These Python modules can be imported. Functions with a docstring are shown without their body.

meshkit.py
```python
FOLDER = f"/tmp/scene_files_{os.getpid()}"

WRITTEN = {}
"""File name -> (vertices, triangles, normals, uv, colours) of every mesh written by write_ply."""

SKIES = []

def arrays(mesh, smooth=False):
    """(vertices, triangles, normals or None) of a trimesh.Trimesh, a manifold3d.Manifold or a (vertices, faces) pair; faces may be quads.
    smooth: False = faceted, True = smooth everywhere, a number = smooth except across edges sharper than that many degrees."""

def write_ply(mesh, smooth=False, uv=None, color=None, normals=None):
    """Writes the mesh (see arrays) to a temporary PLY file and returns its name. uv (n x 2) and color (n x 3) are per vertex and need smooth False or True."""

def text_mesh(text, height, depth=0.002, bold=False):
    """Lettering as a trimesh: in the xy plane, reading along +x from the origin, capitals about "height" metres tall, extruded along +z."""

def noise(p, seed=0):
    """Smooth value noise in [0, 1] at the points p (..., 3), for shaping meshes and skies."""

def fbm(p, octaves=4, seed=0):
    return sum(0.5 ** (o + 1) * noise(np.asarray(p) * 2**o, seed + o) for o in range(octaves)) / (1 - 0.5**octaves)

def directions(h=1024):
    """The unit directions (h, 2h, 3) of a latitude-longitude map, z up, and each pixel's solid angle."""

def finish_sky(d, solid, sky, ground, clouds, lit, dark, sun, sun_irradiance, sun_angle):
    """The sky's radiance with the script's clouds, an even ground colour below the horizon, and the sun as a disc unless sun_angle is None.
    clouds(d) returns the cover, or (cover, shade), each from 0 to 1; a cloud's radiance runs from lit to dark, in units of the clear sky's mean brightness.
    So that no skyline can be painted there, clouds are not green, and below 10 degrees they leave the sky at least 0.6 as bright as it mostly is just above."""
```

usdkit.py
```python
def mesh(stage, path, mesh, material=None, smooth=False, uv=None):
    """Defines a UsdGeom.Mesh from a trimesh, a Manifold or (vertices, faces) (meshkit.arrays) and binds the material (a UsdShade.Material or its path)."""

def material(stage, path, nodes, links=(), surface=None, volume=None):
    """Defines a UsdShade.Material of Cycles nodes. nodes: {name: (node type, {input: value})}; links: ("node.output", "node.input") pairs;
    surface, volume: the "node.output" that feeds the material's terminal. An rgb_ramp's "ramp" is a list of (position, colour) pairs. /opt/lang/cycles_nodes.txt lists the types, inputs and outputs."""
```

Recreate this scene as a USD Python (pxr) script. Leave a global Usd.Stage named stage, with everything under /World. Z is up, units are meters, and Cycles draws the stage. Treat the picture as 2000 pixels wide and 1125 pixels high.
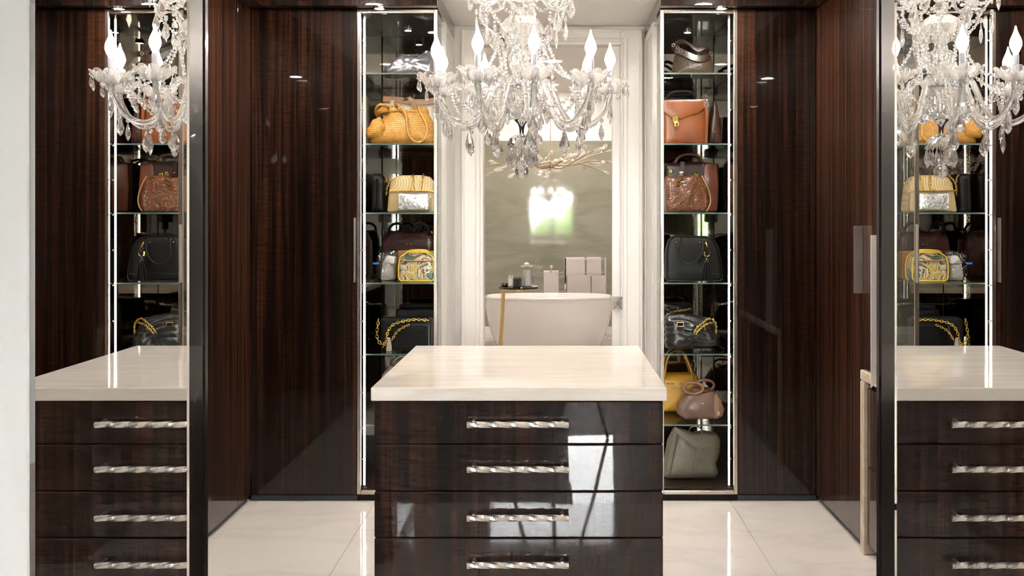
import math, random, numpy as np, trimesh, usdkit, meshkit
import manifold3d as m3
from pxr import Usd, UsdGeom, UsdLux, UsdShade, Gf, Sdf

stage = Usd.Stage.CreateInMemory()
UsdGeom.SetStageUpAxis(stage, 'Z'); UsdGeom.SetStageMetersPerUnit(stage, 1.0)
stage.SetDefaultPrim(UsdGeom.Xform.Define(stage, '/World').GetPrim())
UsdGeom.Scope.Define(stage, '/World/Looks')
rng = random.Random(7)
PI = math.pi
EYE = 1.44                      # camera height
F, CX, CY = 2000.0, 1080.0, 425.0   # focal length and principal point, in pixels of the 2000 x 1125 photograph

# ------------------------------------------------------------------ camera, daylight, exposure
cam = UsdGeom.Camera.Define(stage, '/World/camera')
cam.AddTranslateOp().Set((0, 0, EYE)); cam.AddRotateXOp().Set(90)
cam.CreateFocalLengthAttr(36.0); cam.CreateHorizontalApertureAttr(36.0 * 2000 / F); cam.CreateVerticalApertureAttr(36.0 * 1125 / F)
cam.CreateHorizontalApertureOffsetAttr(-(CX - 1000) / F * 36.0); cam.CreateVerticalApertureOffsetAttr(-(562.5 - CY) / F * 36.0)
cam.CreateClippingRangeAttr((0.05, 200.0)); cam.CreateExposureAttr(0.40)
SKY_GAIN, DOWN_GAIN, BULB_GAIN, LED_GAIN = 32.0, 480.0, 125.0, 14.0
sky = UsdLux.DomeLight.Define(stage, '/World/sky')
sky.CreateIntensityAttr(1.0); sky.CreateColorAttr((1, 1, 1))
sky_look = usdkit.material(stage, '/World/Looks/sky_look', {
    'co': ('texture_coordinate', {}), 'sky': ('sky_texture', {'sky_type': 'hosek_wilkie', 'sun_disc': False, 'turbidity': 3.0, 'sun_direction': (0.5, -0.5, 0.7)}),
    'n': ('noise_texture', {'scale': 2.2, 'detail': 5}), 'r': ('rgb_ramp', {'ramp': [(0.30, (0.8, 0.8, 0.8)), (0.55, (1, 1, 1))]}),
    'm': ('mix', {'color2': (0.37, 0.36, 0.36)}), 'b': ('background_shader', {'strength': 6.0 * SKY_GAIN})},
    [('co.generated', 'sky.vector'), ('co.generated', 'n.vector'), ('n.fac', 'r.fac'), ('r.color', 'm.fac'), ('sky.color', 'm.color1'), ('m.color', 'b.color')], surface='b.background')
UsdShade.MaterialBindingAPI.Apply(sky.GetPrim()).Bind(sky_look)

# ------------------------------------------------------------------ naming and describing
_taken = {}
def path(parent, name):
    base = f"{parent or '/World'}/{name}"; k = _taken.get(base, 0); _taken[base] = k + 1
    return base if k == 0 else f'{base}_{k:03d}'
def tag(p, label=None, cat=None, group=None, kind=None):
    o = stage.GetPrimAtPath(p)
    for k, v in (('label', label), ('category', cat), ('group', group), ('kind', kind)):
        if v: o.SetCustomDataByKey(k, v)
    return p
def thing(name, label, cat, loc=(0, 0, 0), rz=0, group=None, kind=None):
    p = path(None, name); x = UsdGeom.Xform.Define(stage, p)
    x.AddTranslateOp().Set(tuple(map(float, loc)))
    if rz: x.AddRotateZOp().Set(float(rz))
    return tag(p, label, cat, group, kind)
def struct(name):
    p = path(None, name); UsdGeom.Xform.Define(stage, p); return tag(p, kind='structure')
def part(parent, name, mesh, mat, smooth=30, label=None, kind=None):
    p = path(parent, name); usdkit.mesh(stage, p, mesh, MAT[mat], smooth)
    if label or kind: tag(p, label, kind=kind)
    return p
def single(name, mesh, mat, label, cat, smooth=30, group=None, kind=None):
    p = path(None, name); usdkit.mesh(stage, p, mesh, MAT[mat], smooth); return tag(p, label, cat, group, kind)
def copy(src, loc, label=None, rz=0, group=None):
    was = stage.GetPrimAtPath(src).GetCustomData(); name = src.split('/')[-1]
    r = thing(name, label or was['label'], was['category'], loc, rz, group or was.get('group'))
    o = stage.GetPrimAtPath(r); o.GetReferences().AddInternalReference(src); o.SetInstanceable(True)
    return r
def X(px, y): return (px - CX) * y / F
def Z(py, y): return EYE - (py - CY) * y / F

# ------------------------------------------------------------------ shapes
def T(v, f): return trimesh.Trimesh(np.asarray(v, float), np.asarray(f, int), process=False)
def cat(*ms):
    out = []
    for m in ms: out += list(m) if isinstance(m, (list, tuple)) else [m]
    return trimesh.util.concatenate(out)
def hull(pts):
    m = m3.Manifold.hull_points(np.asarray(pts, float)).to_mesh()
    return T(m.vert_properties[:, :3], m.tri_verts)
def box(x0, x1, y0, y1, z0, z1, b=0.0015):
    x0, x1 = min(x0, x1), max(x0, x1); y0, y1 = min(y0, y1), max(y0, y1); z0, z1 = min(z0, z1), max(z0, z1)
    b = min(b, (x1 - x0) * .45, (y1 - y0) * .45, (z1 - z0) * .45)
    if b <= 0: return trimesh.creation.box(bounds=[(x0, y0, z0), (x1, y1, z1)])
    c, h = np.array([(x0 + x1) / 2, (y0 + y1) / 2, (z0 + z1) / 2]), np.array([x1 - x0, y1 - y0, z1 - z0]) / 2
    p = []
    for s in np.ndindex(2, 2, 2):
        s = np.array(s) * 2 - 1
        for k in range(3):
            e = h - b; e[k] = h[k]; p.append(c + s * e)
    return hull(p)
def move(m, x=0, y=0, z=0, rx=0, ry=0, rz=0, s=1):
    m = m.copy(); m.apply_scale(s)
    for a, ax in ((rx, (1, 0, 0)), (ry, (0, 1, 0)), (rz, (0, 0, 1))):
        if a: m.apply_transform(trimesh.transformations.rotation_matrix(math.radians(a), ax))
    m.apply_translation((x, y, z)); return m
def grid_faces(nr, nc, wrap=True):
    f = []
    for i in range(nr - 1):
        for j in range(nc if wrap else nc - 1):
            a, b = i * nc + j, i * nc + (j + 1) % nc
            f += [(a, b, b + nc), (a, b + nc, a + nc)]
    return f
def lathe(prof, n=24, wob=None):
    """prof: (r, z) from bottom to top; a closed solid if it starts and ends on the axis."""
    a = np.arange(n) * 2 * PI / n; v = []
    for i, (r, z) in enumerate(prof):
        rr = np.full(n, max(r, 1e-5)); zz = np.full(n, float(z))
        if wob: rr, zz = wob(rr, zz, a, i)
        v.append(np.stack([rr * np.cos(a), rr * np.sin(a), zz], 1))
    m = T(np.vstack(v), grid_faces(len(prof), n)); m.merge_vertices(digits_vertex=6); m.update_faces(m.nondegenerate_faces()); return m
def spl(pts, n=24, closed=False):
    from scipy.interpolate import CubicSpline
    p = np.asarray(pts, float)
    if closed: p = np.vstack([p, p[:1]])
    d = np.r_[0, np.cumsum(np.maximum(np.linalg.norm(np.diff(p, axis=0), axis=1), 1e-9))]
    c = CubicSpline(d, p, bc_type='periodic' if closed else 'natural')
    return c(np.linspace(0, d[-1], n, endpoint=not closed))
def frames(p, closed=False):
    t = np.gradient(p, axis=0) if not closed else np.roll(p, -1, 0) - np.roll(p, 1, 0)
    t /= np.linalg.norm(t, axis=1, keepdims=True) + 1e-12
    u = np.cross(t[0], (0, 0, 1.0)); u = u if np.linalg.norm(u) > .1 else np.cross(t[0], (0, 1.0, 0)); u /= np.linalg.norm(u)
    us = []
    for k in range(len(p)):
        u = u - t[k] * (u @ t[k]); u /= np.linalg.norm(u) + 1e-12; us.append(u)
    us = np.array(us); return t, us, np.cross(t, us)
def tube(pts, r, n=8, closed=False, flat=1.0, twist=0.0, lobes=0):
    """A round (or flattened, or twisted and lobed) rod along a polyline, closed at both ends."""
    p = np.asarray(pts, float); t, u, w = frames(p, closed); a = np.arange(n) * 2 * PI / n
    r = np.broadcast_to(np.asarray(r, float), (len(p),)); v = []
    for k in range(len(p)):
        ph = a + twist * k; rr = r[k] * (1 + (.12 * np.cos(lobes * a) if lobes else 0))
        v.append(p[k] + np.outer(rr * np.cos(ph), u[k]) * flat + np.outer(rr * np.sin(ph), w[k]))
    f = grid_faces(len(p), n)
    if closed:
        L = (len(p) - 1) * n
        for j in range(n): f += [(L + j, L + (j + 1) % n, (j + 1) % n), (L + j, (j + 1) % n, j)]
        return T(np.vstack(v), f)
    v += [p[:1], p[-1:]]; A = len(p) * n; L = A - n
    f += [(A, (j + 1) % n, j) for j in range(n)] + [(A + 1, L + j, L + (j + 1) % n) for j in range(n)]
    return T(np.vstack(v), f)
def strap(pts, w, t, side):
    """A flat band along a polyline; side = the direction of its width."""
    p = np.asarray(pts, float); s = np.asarray(side, float); s = s / np.linalg.norm(s); d, _, _ = frames(p)
    nn = np.cross(d, s); nn /= np.linalg.norm(nn, axis=1, keepdims=True) + 1e-9; v = []
    for a, b in ((-1, -1), (1, -1), (1, 1), (-1, 1)): v.append(p + a * s * w / 2 + b * nn * t / 2)
    v = np.stack(v, 1).reshape(-1, 3); n = len(p); L = (n - 1) * 4
    return T(v, grid_faces(n, 4) + [(2, 1, 0), (3, 2, 0), (L, L + 1, L + 2), (L, L + 2, L + 3)])
def ring(c, R, r, axis=(0, 1, 0), nR=18, nr=6, stretch=1.0, a0=0, a1=360):
    ax = np.asarray(axis, float); ax /= np.linalg.norm(ax); u = np.cross(ax, (0, 0, 1.0)); u = u if np.linalg.norm(u) > .1 else np.array([1.0, 0, 0]); u /= np.linalg.norm(u); w = np.cross(u, ax)
    full = a1 - a0 >= 360; a = np.radians(np.linspace(a0, a1, nR, endpoint=not full))
    return tube(np.asarray(c) + np.outer(np.cos(a) * R, u) + np.outer(np.sin(a) * R * stretch, w), r, nr, closed=full)
def ball(c, r, sub=1, sz=1):
    m = trimesh.creation.icosphere(sub, r); m.vertices[:, 2] *= sz; m.apply_translation(c); return m
def cyl(c, r, h, n=20, b=0.0):
    b = min(b, r * .4, h * .4)
    pr = [(0, 0), (r - b, 0), (r, b), (r, h - b), (r - b, h), (0, h)] if b > 0 else [(0, 0), (r, 0), (r, h), (0, h)]
    return move(lathe(pr, n), *c)
def rough(m, amp, scale, seed=0, axis=None):
    """Pushes a mesh in and out along its normals with smooth noise."""
    n = m.vertex_normals; d = (meshkit.fbm(m.vertices * scale, 3, seed) - .5) * 2 * amp
    m.vertices = m.vertices + n * d[:, None]; return m
def resample(poly, n):
    p = np.vstack([poly, poly[:1]]).astype(float); d = np.r_[0, np.cumsum(np.linalg.norm(np.diff(p, axis=0), axis=1))]
    s = np.linspace(0, d[-1], n, endpoint=False); return np.stack([np.interp(s, d, p[:, k]) for k in (0, 1)], 1)
def round_poly(pts, r=0.012, n=64):
    from shapely.geometry import Polygon
    g = Polygon(pts).buffer(-r).buffer(r * 2).buffer(-r)
    return resample(np.array(g.exterior.coords)[:-1], n)
RS = (0.12, .3, .5, .68, .8, .88, .94, .975, 1.0)
def puff(poly, d, p=4.0, amp=0, scale=18, seed=0, taper=0.0, n=64, r=0.012, rs=RS):
    """A soft solid whose front outline is poly (x, z) and whose depth is d; taper thins it towards the top."""
    q = round_poly(poly, r, n) if r else resample(np.asarray(poly), n)
    c = np.array([(q[:, 0].min() + q[:, 0].max()) / 2, (q[:, 1].min() + q[:, 1].max()) / 2]); z0, z1 = q[:, 1].min(), q[:, 1].max(); v = []
    order = [(s, -1) for s in rs] + [(s, 1) for s in rs[-2::-1]]
    for s, sg in order:
        xz = c + (q - c) * s; th = 1 - taper * (xz[:, 1] - z0) / (z1 - z0 + 1e-9)
        y = sg * d / 2 * (1 - s ** p) ** (1 / p) * th
        v.append(np.stack([xz[:, 0], y, xz[:, 1]], 1))
    k = len(order); f = grid_faces(k, n); v += [[(c[0], v[0][:, 1].mean(), c[1])], [(c[0], v[-1][:, 1].mean(), c[1])]]; A = k * n; L = A - n
    f += [(A, (j + 1) % n, j) for j in range(n)] + [(A + 1, L + j, L + (j + 1) % n) for j in range(n)]
    m = T(np.vstack(v), f); m.fix_normals()
    if amp: rough(m, amp, scale, seed)
    return m
def loft(secs, n=48, rings=26, amp=0, scale=16, seed=0):
    """secs: (z, half width, half depth, squareness[, cx, cy]) from bottom to top."""
    s = np.array([tuple(k) + (0,) * (6 - len(k)) for k in secs], float)
    t = np.linspace(0, len(s) - 1, rings); s = np.stack([np.interp(t, np.arange(len(s)), s[:, k]) for k in range(6)], 1)
    a = np.arange(n) * 2 * PI / n; v = []
    for z, hx, hy, p, cx, cy in s:
        c, d = np.cos(a), np.sin(a)
        v.append(np.stack([cx + hx * np.sign(c) * np.abs(c) ** (2 / p), cy + hy * np.sign(d) * np.abs(d) ** (2 / p), np.full(n, z)], 1))
    f = grid_faces(rings, n); A = rings * n; L = A - n
    v += [[v[0].mean(0)], [v[-1].mean(0)]]
    f += [(A, (j + 1) % n, j) for j in range(n)] + [(A + 1, L + j, L + (j + 1) % n) for j in range(n)]
    m = T(np.vstack(v), f); m.fix_normals()
    if amp: rough(m, amp, scale, seed)
    return m
def chain(pts, link=0.016, r=0.0018, wide=.62):
    """Interlocking oval links along a curve."""
    p = spl(pts, 200); d = np.r_[0, np.cumsum(np.linalg.norm(np.diff(p, axis=0), axis=1))]; n = max(2, int(d[-1] / (link * .72))); out = []
    for k in range(n):
        s = (k + .5) / n * d[-1]; c = np.array([np.interp(s, d, p[:, i]) for i in range(3)]); e = np.array([np.interp(min(s + .004, d[-1]), d, p[:, i]) for i in range(3)]) - c
        t = e / (np.linalg.norm(e) + 1e-9); u = np.cross(t, (0, 1.0, 0)) if k % 2 else np.cross(np.cross(t, (0, 1.0, 0)), t)
        u = u / (np.linalg.norm(u) + 1e-9) if np.linalg.norm(u) > 1e-4 else np.array([1.0, 0, 0]); a = np.arange(10) * 2 * PI / 10
        out.append(tube(c + np.outer(np.cos(a), t) * link / 2 + np.outer(np.sin(a), u) * link / 2 * wide, r, 5, closed=True))
    return cat(out)
def pane_outline(x0, x1, z0, z1, w, y0, y1, axis='y'):
    """A picture-frame of four mitred bars as separate meshes: left, right, bottom, top."""
    return [box(x0, x0 + w, y0, y1, z0, z1, .003), box(x1 - w, x1, y0, y1, z0, z1, .003), box(x0 + w, x1 - w, y0, y1, z0, z0 + w, .003), box(x0 + w, x1 - w, y0, y1, z1 - w, z1, .003)]

# ------------------------------------------------------------------ materials
MAT = {}
def mat(name, nodes, links, surface):
    MAT[name] = usdkit.material(stage, f'/World/Looks/{name}', nodes, links, surface=surface)
def plain(name, color, rough_=.4, metal=0.0, bump=None, var=None, **kw):
    """A principled surface; bump = (scale, strength), var = (scale, second colour)."""
    nodes = {'p': ('principled_bsdf', {'base_color': color, 'roughness': rough_, 'metallic': metal, **kw})}; links = []
    if bump or var: nodes['g'] = ('texture_coordinate', {})
    if var:
        nodes['vn'] = ('noise_texture', {'scale': var[0], 'detail': 4}); nodes['vr'] = ('rgb_ramp', {'ramp': [(.32, color), (.68, var[1])]})
        links += [('g.object', 'vn.vector'), ('vn.fac', 'vr.fac'), ('vr.color', 'p.base_color')]
    if bump:
        nodes['bn'] = ('noise_texture', {'scale': bump[0], 'detail': 3}); nodes['bb'] = ('bump', {'strength': bump[1], 'distance': .004})
        links += [('g.object', 'bn.vector'), ('bn.fac', 'bb.height'), ('bb.normal', 'p.normal')]
    mat(name, nodes, links, 'p.BSDF')
def glow(name, color, k): mat(name, {'e': ('emission', {'color': color, 'strength': k})}, [], 'e.emission')

def wood(name, dark, mid, light, stripe=26, fig=.55, off=(0, 0, 0), coat=1.0):
    """Lacquered quarter-cut veneer: upright stripes with a cross ripple, under a clear coat."""
    mat(name, {'g': ('geometry', {}),
        'ma': ('mapping', {'location': off, 'scale': (stripe, stripe, .55)}), 'na': ('noise_texture', {'scale': 1.0, 'detail': 6, 'roughness': .62}),
        'mb': ('mapping', {'location': off, 'scale': (14, 14, 85)}), 'nb': ('noise_texture', {'scale': 1.0, 'detail': 3, 'distortion': .9}),
        'mc': ('mapping', {'location': off, 'scale': (3.1, 3.1, .5)}), 'nc': ('noise_texture', {'scale': 1.0, 'detail': 2}),
        'ra': ('rgb_ramp', {'ramp': [(.28, dark), (.46, mid), (.62, light), (.74, mid)]}),
        'rb': ('rgb_ramp', {'ramp': [(.30, (1 - fig,) * 3), (.62, (1 + fig * .35,) * 3)]}),
        'rc': ('rgb_ramp', {'ramp': [(.36, (.55, .55, .55)), (.64, (1.25, 1.25, 1.25))]}),
        'm1': ('mix', {'mix_type': 'multiply', 'fac': 1.0}), 'm2': ('mix', {'mix_type': 'multiply', 'fac': 1.0}),
        'wn': ('noise_texture', {'scale': 2.3, 'detail': 1}), 'wb': ('bump', {'strength': .05, 'distance': .02}),
        'p': ('principled_bsdf', {'roughness': .38, 'specular_ior_level': .08, 'coat_weight': coat, 'coat_roughness': .015, 'coat_ior': 1.45})},
        [('g.position', 'ma.vector'), ('g.position', 'mb.vector'), ('g.position', 'mc.vector'), ('ma.vector', 'na.vector'), ('mb.vector', 'nb.vector'), ('mc.vector', 'nc.vector'),
         ('na.fac', 'ra.fac'), ('nb.fac', 'rb.fac'), ('nc.fac', 'rc.fac'), ('ra.color', 'm1.color1'), ('rb.color', 'm1.color2'), ('m1.color', 'm2.color1'), ('rc.color', 'm2.color2'),
         ('m2.color', 'p.base_color'), ('g.position', 'wn.vector'), ('wn.fac', 'wb.height'), ('wb.normal', 'p.coat_normal')], 'p.BSDF')
wood('wood_front', (.0022, .0009, .0006), (.0080, .0031, .0017), (.038, .0130, .0057), 30, .36)
wood('wood_side', (.0034, .0011, .0006), (.021, .0066, .0029), (.066, .021, .0088), 55, .12)
wood('wood_drawer', (.0028, .0012, .0008), (.0115, .0047, .0028), (.038, .0152, .0082), 24, .6, (3.3, 1.7, 2))
wood('wood_dark', (.002, .001, .0009), (.0045, .0022, .0018), (.009, .004, .003), 40, .2, coat=.22)
def stone(name, base, vein, scale, sharp, rough_=.05, coat=1.0, rot=(0, 0, 0), amount=1.0):
    mat(name, {'g': ('geometry', {}), 'm': ('mapping', {'scale': scale, 'rotation': rot}),
        'n': ('noise_texture', {'scale': 1.0, 'detail': 6, 'roughness': .58, 'distortion': .7}),
        'r': ('rgb_ramp', {'ramp': [(.5 - sharp * 2.4, base), (.5 - sharp, tuple(b + (v - b) * .35 * amount for b, v in zip(base, vein))), (.5, tuple(b + (v - b) * amount for b, v in zip(base, vein))), (.5 + sharp, tuple(b + (v - b) * .25 * amount for b, v in zip(base, vein))), (.5 + 2.6 * sharp, base)]}),
        'p': ('principled_bsdf', {'roughness': rough_, 'specular_ior_level': .5})},
        [('g.position', 'm.vector'), ('m.vector', 'n.vector'), ('n.fac', 'r.fac'), ('r.color', 'p.base_color')], 'p.BSDF')
stone('floor_marble', (.83, .77, .715), (.72, .66, .605), (.75, 1.9, 1), .03, .06, rot=(0, 0, .6), amount=.6)
stone('counter_marble', (.88, .84, .785), (.81, .73, .64), (1.6, 22, 22), .10, .045)
stone('counter_edge', (.84, .83, .81), (.72, .72, .72), (3.5, 9, 26), .09, .12, rot=(0, .4, 0))
stone('vanity_stone', (.80, .70, .58), (.62, .50, .38), (5, 5, 3), .07, .12)
stone('bath_marble', (.30, .29, .235), (.245, .235, .18), (.4, .4, 2.2), .07, .05)
stone('bath_floor', (.55, .51, .48), (.38, .34, .31), (1.5, 1.5, 1), .05, .2)
plain('grout', (.42, .38, .35), .6)
plain('white_paint', (.80, .785, .77), .45)
plain('hall_paint', (.66, .645, .635), .5)
plain('white_gloss', (.82, .785, .76), .22)
plain('ceiling_paint', (.84, .81, .785), .6)
plain('black_kick', (.02, .024, .032), .3)
plain('steel', (.66, .66, .66), .22, 1.0)
plain('nickel', (.80, .74, .64), .30, 1.0)
plain('champagne', (.62, .56, .48), .24, 1.0)
plain('brushed', (.62, .58, .56), .34, 1.0)
plain('chrome', (.86, .86, .87), .05, 1.0)
plain('polished', (.97, .94, .88), .22, 1.0)
plain('gold', (.83, .56, .16), .18, 1.0)
plain('brass', (.62, .43, .19), .28, 1.0)
plain('bronze_branch', (.52, .40, .27), .35, 1.0)
plain('white_ceramic', (.82, .79, .765), .12, coat_weight=.6)
plain('black_gloss', (.006, .006, .007), .08, coat_weight=.6)
plain('white_wax', (.85, .80, .74), .5)
plain('towel', (.56, .50, .47), .95, bump=(220, .9), sheen_weight=.4)
plain('candle_sleeve', (.50, .50, .57), .35)
wood('hall_floor', (.010, .006, .004), (.030, .017, .010), (.055, .032, .020), 9, .1)
plain('white_mdf', (.83, .80, .77), .3)
mat('mirror', {'p': ('principled_bsdf', {'base_color': (.90, .91, .91), 'metallic': 1.0, 'roughness': .0})}, [], 'p.BSDF')
mat('grey_mirror', {'p': ('principled_bsdf', {'base_color': (.46, .44, .41), 'metallic': 1.0, 'roughness': .0})}, [], 'p.BSDF')
mat('bronze_mirror', {'p': ('principled_bsdf', {'base_color': (.40, .34, .28), 'metallic': 1.0, 'roughness': .02})}, [], 'p.BSDF')
def pane(name, tint, f0=.036):
    mat(name, {'t': ('transparent_bsdf', {'color': tint}), 'g': ('glossy_bsdf', {'color': (1, 1, 1), 'roughness': .0}), 'f': ('layer_weight', {'blend': .5}), 'pw': ('math', {'math_type': 'power', 'value2': 5.0}), 'ma': ('math', {'math_type': 'multiply_add', 'value2': .7 - f0, 'value3': f0}), 'm': ('mix_closure', {})},
        [('f.facing', 'pw.value1'), ('pw.value', 'ma.value1'), ('ma.value', 'm.fac'), ('t.BSDF', 'm.closure1'), ('g.BSDF', 'm.closure2')], 'm.closure')
pane('clear_pane', (.97, .985, .98), .005); pane('shelf_glass', (.965, .98, .97)); pane('jar_glass', (.93, .95, .96)); pane('plastic_film', (.86, .87, .87), .12)
plain('glass_edge', (.09, .13, .115), .15)
# cut crystal: solid refracting glass that lets part of the lamp light straight through
mat('crystal', {'g': ('glass_bsdf', {'color': (1, 1, 1), 'roughness': .0, 'IOR': 1.56, 'thin_film_thickness': 420.0, 'thin_film_ior': 1.85}), 't': ('transparent_bsdf', {'color': (1, 1, 1)}), 'd': ('translucent_bsdf', {'color': (.95, .93, .90)}), 'm': ('mix_closure', {'fac': .10}), 'm2': ('mix_closure', {'fac': .07})},
    [('g.BSDF', 'm.closure1'), ('t.BSDF', 'm.closure2'), ('m.closure', 'm2.closure1'), ('d.BSDF', 'm2.closure2')], 'm2.closure')
mat('crystal_frost', {'g': ('glass_bsdf', {'color': (1, 1, 1), 'roughness': .02, 'IOR': 1.5}), 't': ('translucent_bsdf', {'color': (.95, .93, .90)}), 'd': ('diffuse_bsdf', {'color': (.9, .88, .85)}), 'm': ('mix_closure', {'fac': .12}), 'm2': ('mix_closure', {'fac': .5})},
    [('t.BSDF', 'm2.closure1'), ('d.BSDF', 'm2.closure2'), ('g.BSDF', 'm.closure1'), ('m2.closure', 'm.closure2')], 'm.closure')
glow('bulb_glow', (1.0, .89, .77), BULB_GAIN); glow('downlight_glow', (1.0, .94, .88), DOWN_GAIN); glow('puck_glow', (1.0, .93, .88), 28.0); glow('cornice_puck_glow', (1.0, .88, .78), 260.0)
glow('bath_glow', (1.0, .90, .80), 430.0); glow('led_glow', (1.0, .92, .80), LED_GAIN); glow('day_downlight_glow', (1.0, .96, .93), 60.0)

# ------------------------------------------------------------------ the room shell
def smesh(name, mesh, m, smooth=30): return single(name, mesh, m, None, None, smooth, kind='structure')
CEIL, BATH_CEIL, HALL_CEIL = 2.574, 3.0, 2.7
fl = struct('floor')
part(fl, 'bedding', box(-2.3, 2.1, 1.12, 6.2, -.05, -.011, 0), 'grout')
part(fl, 'hall_slab', box(-3.1, 3.1, -5.15, 1.118, -.05, 0, 0), 'hall_floor')
part(fl, 'bathroom_slab', box(-2.6, 2.6, 6.202, 12.75, -.05, 0, 0), 'bath_floor')
for i in range(7):
    for j in range(5):
        x0, y0 = -2.1 + .6 * i, 1.12 + 1.2 * j; y1 = min(y0 + 1.2, 6.2)
        part(fl, 'tile', box(x0 + .0008, x0 + .5992, y0 + .0008, y1 - .0008, -.0109, 0, .0008), 'floor_marble')
ce = struct('ceiling')
part(ce, 'closet_slab', box(-2.3, 2.1, 1.3, 6.2, CEIL, CEIL + .05, 0), 'ceiling_paint')
part(ce, 'hall_slab', box(-3.1, 3.1, -5.15, 1.33, HALL_CEIL, HALL_CEIL + .05, 0), 'ceiling_paint')
part(ce, 'bathroom_slab', box(-2.6, 2.6, 6.2, 12.75, BATH_CEIL, BATH_CEIL + .05, 0), 'ceiling_paint')
part(ce, 'soffit_bead', box(-.5, .5, 5.32, 5.36, CEIL - .006, CEIL, .002), 'ceiling_paint')
wf = struct('wall_front')
part(wf, 'pier', box(-3.05, -.676, 1.32, 1.968, 0, HALL_CEIL, .002), 'hall_paint')
part(wf, 'pier', box(.634, 3.05, 1.32, 1.968, 0, HALL_CEIL, .002), 'hall_paint')
for x0, x1 in ((-1.62, -.706), (.664, 1.42)): part(wf, 'back_cladding', box(x0, x1, 1.9685, 2.004, 0, 2.57, .001), 'wood_front')
part(wf, 'header', box(-.68, .638, 1.30, 1.34, CEIL + .051, HALL_CEIL, 0), 'hall_paint')
smesh('wall_left', box(-2.30, -2.2, 1.97, 6.2, 0, CEIL, 0), 'white_paint'); smesh('wall_right', box(2.0, 2.1, 1.97, 6.2, 0, CEIL, 0), 'white_paint')
DL, DR, DT = X(944, 6.08), .42, 2.467
wb = struct('wall_back')
part(wb, 'panel', box(-2.6, DL - .012, 6.08, 6.2, 0, BATH_CEIL, 0), 'white_gloss'); part(wb, 'panel', box(DR + .012, 2.6, 6.08, 6.2, 0, BATH_CEIL, 0), 'white_gloss')
part(wb, 'header', box(DL - .012, DR + .012, 6.08, 6.2, DT, BATH_CEIL, 0), 'white_gloss')
tr = struct('trim_1')
for x0, x1, s in ((DL - .125, DL, -1), (DR - .02, DR + .105, 1)):
    part(tr, 'casing', box(x0, x1, 6.05, 6.0799, 0, DT + .085, .003), 'white_gloss')
    a = x0 if s < 0 else x1; part(tr, 'casing_bead', box(a - .004, a + .016 if s < 0 else a + .004, 6.036, 6.06, 0, DT + .085, .006) if s < 0 else box(a - .016, a + .004, 6.036, 6.06, 0, DT + .085, .006), 'white_gloss')
    a = x1 - .022 if s < 0 else x0 + .006; part(tr, 'casing_bead', box(a, a + .012, 6.038, 6.06, 0, DT + .012, .005), 'white_gloss')
    a = x1 - .046 if s < 0 else x0 + .034; part(tr, 'casing_bead', box(a, a + .008, 6.042, 6.06, 0, DT + .03, .004), 'white_gloss')
part(tr, 'casing_head', box(DL, DR - .02, 6.05, 6.0799, DT - .005, DT + .085, .003), 'white_gloss')
for z, d in ((DT, .012), (DT + .022, .008), (DT + .07, .016)): part(tr, 'casing_bead', box(DL - .02, DR, 6.037, 6.06, z, z + d, .004), 'white_gloss')
for x0, x1 in ((DL - .012, DL), (DR, DR + .012)): part(tr, 'jamb', box(x0, x1, 6.0805, 6.22, 0, DT, .002), 'white_gloss')
dr = struct('door_1')                       # a pocket door, nearly all of it slid away into the wall on the right
part(dr, 'leaf', box(X(1196, 6.08), DR + .01, 6.10, 6.145, .006, DT - .004, .003), 'white_gloss')
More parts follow.
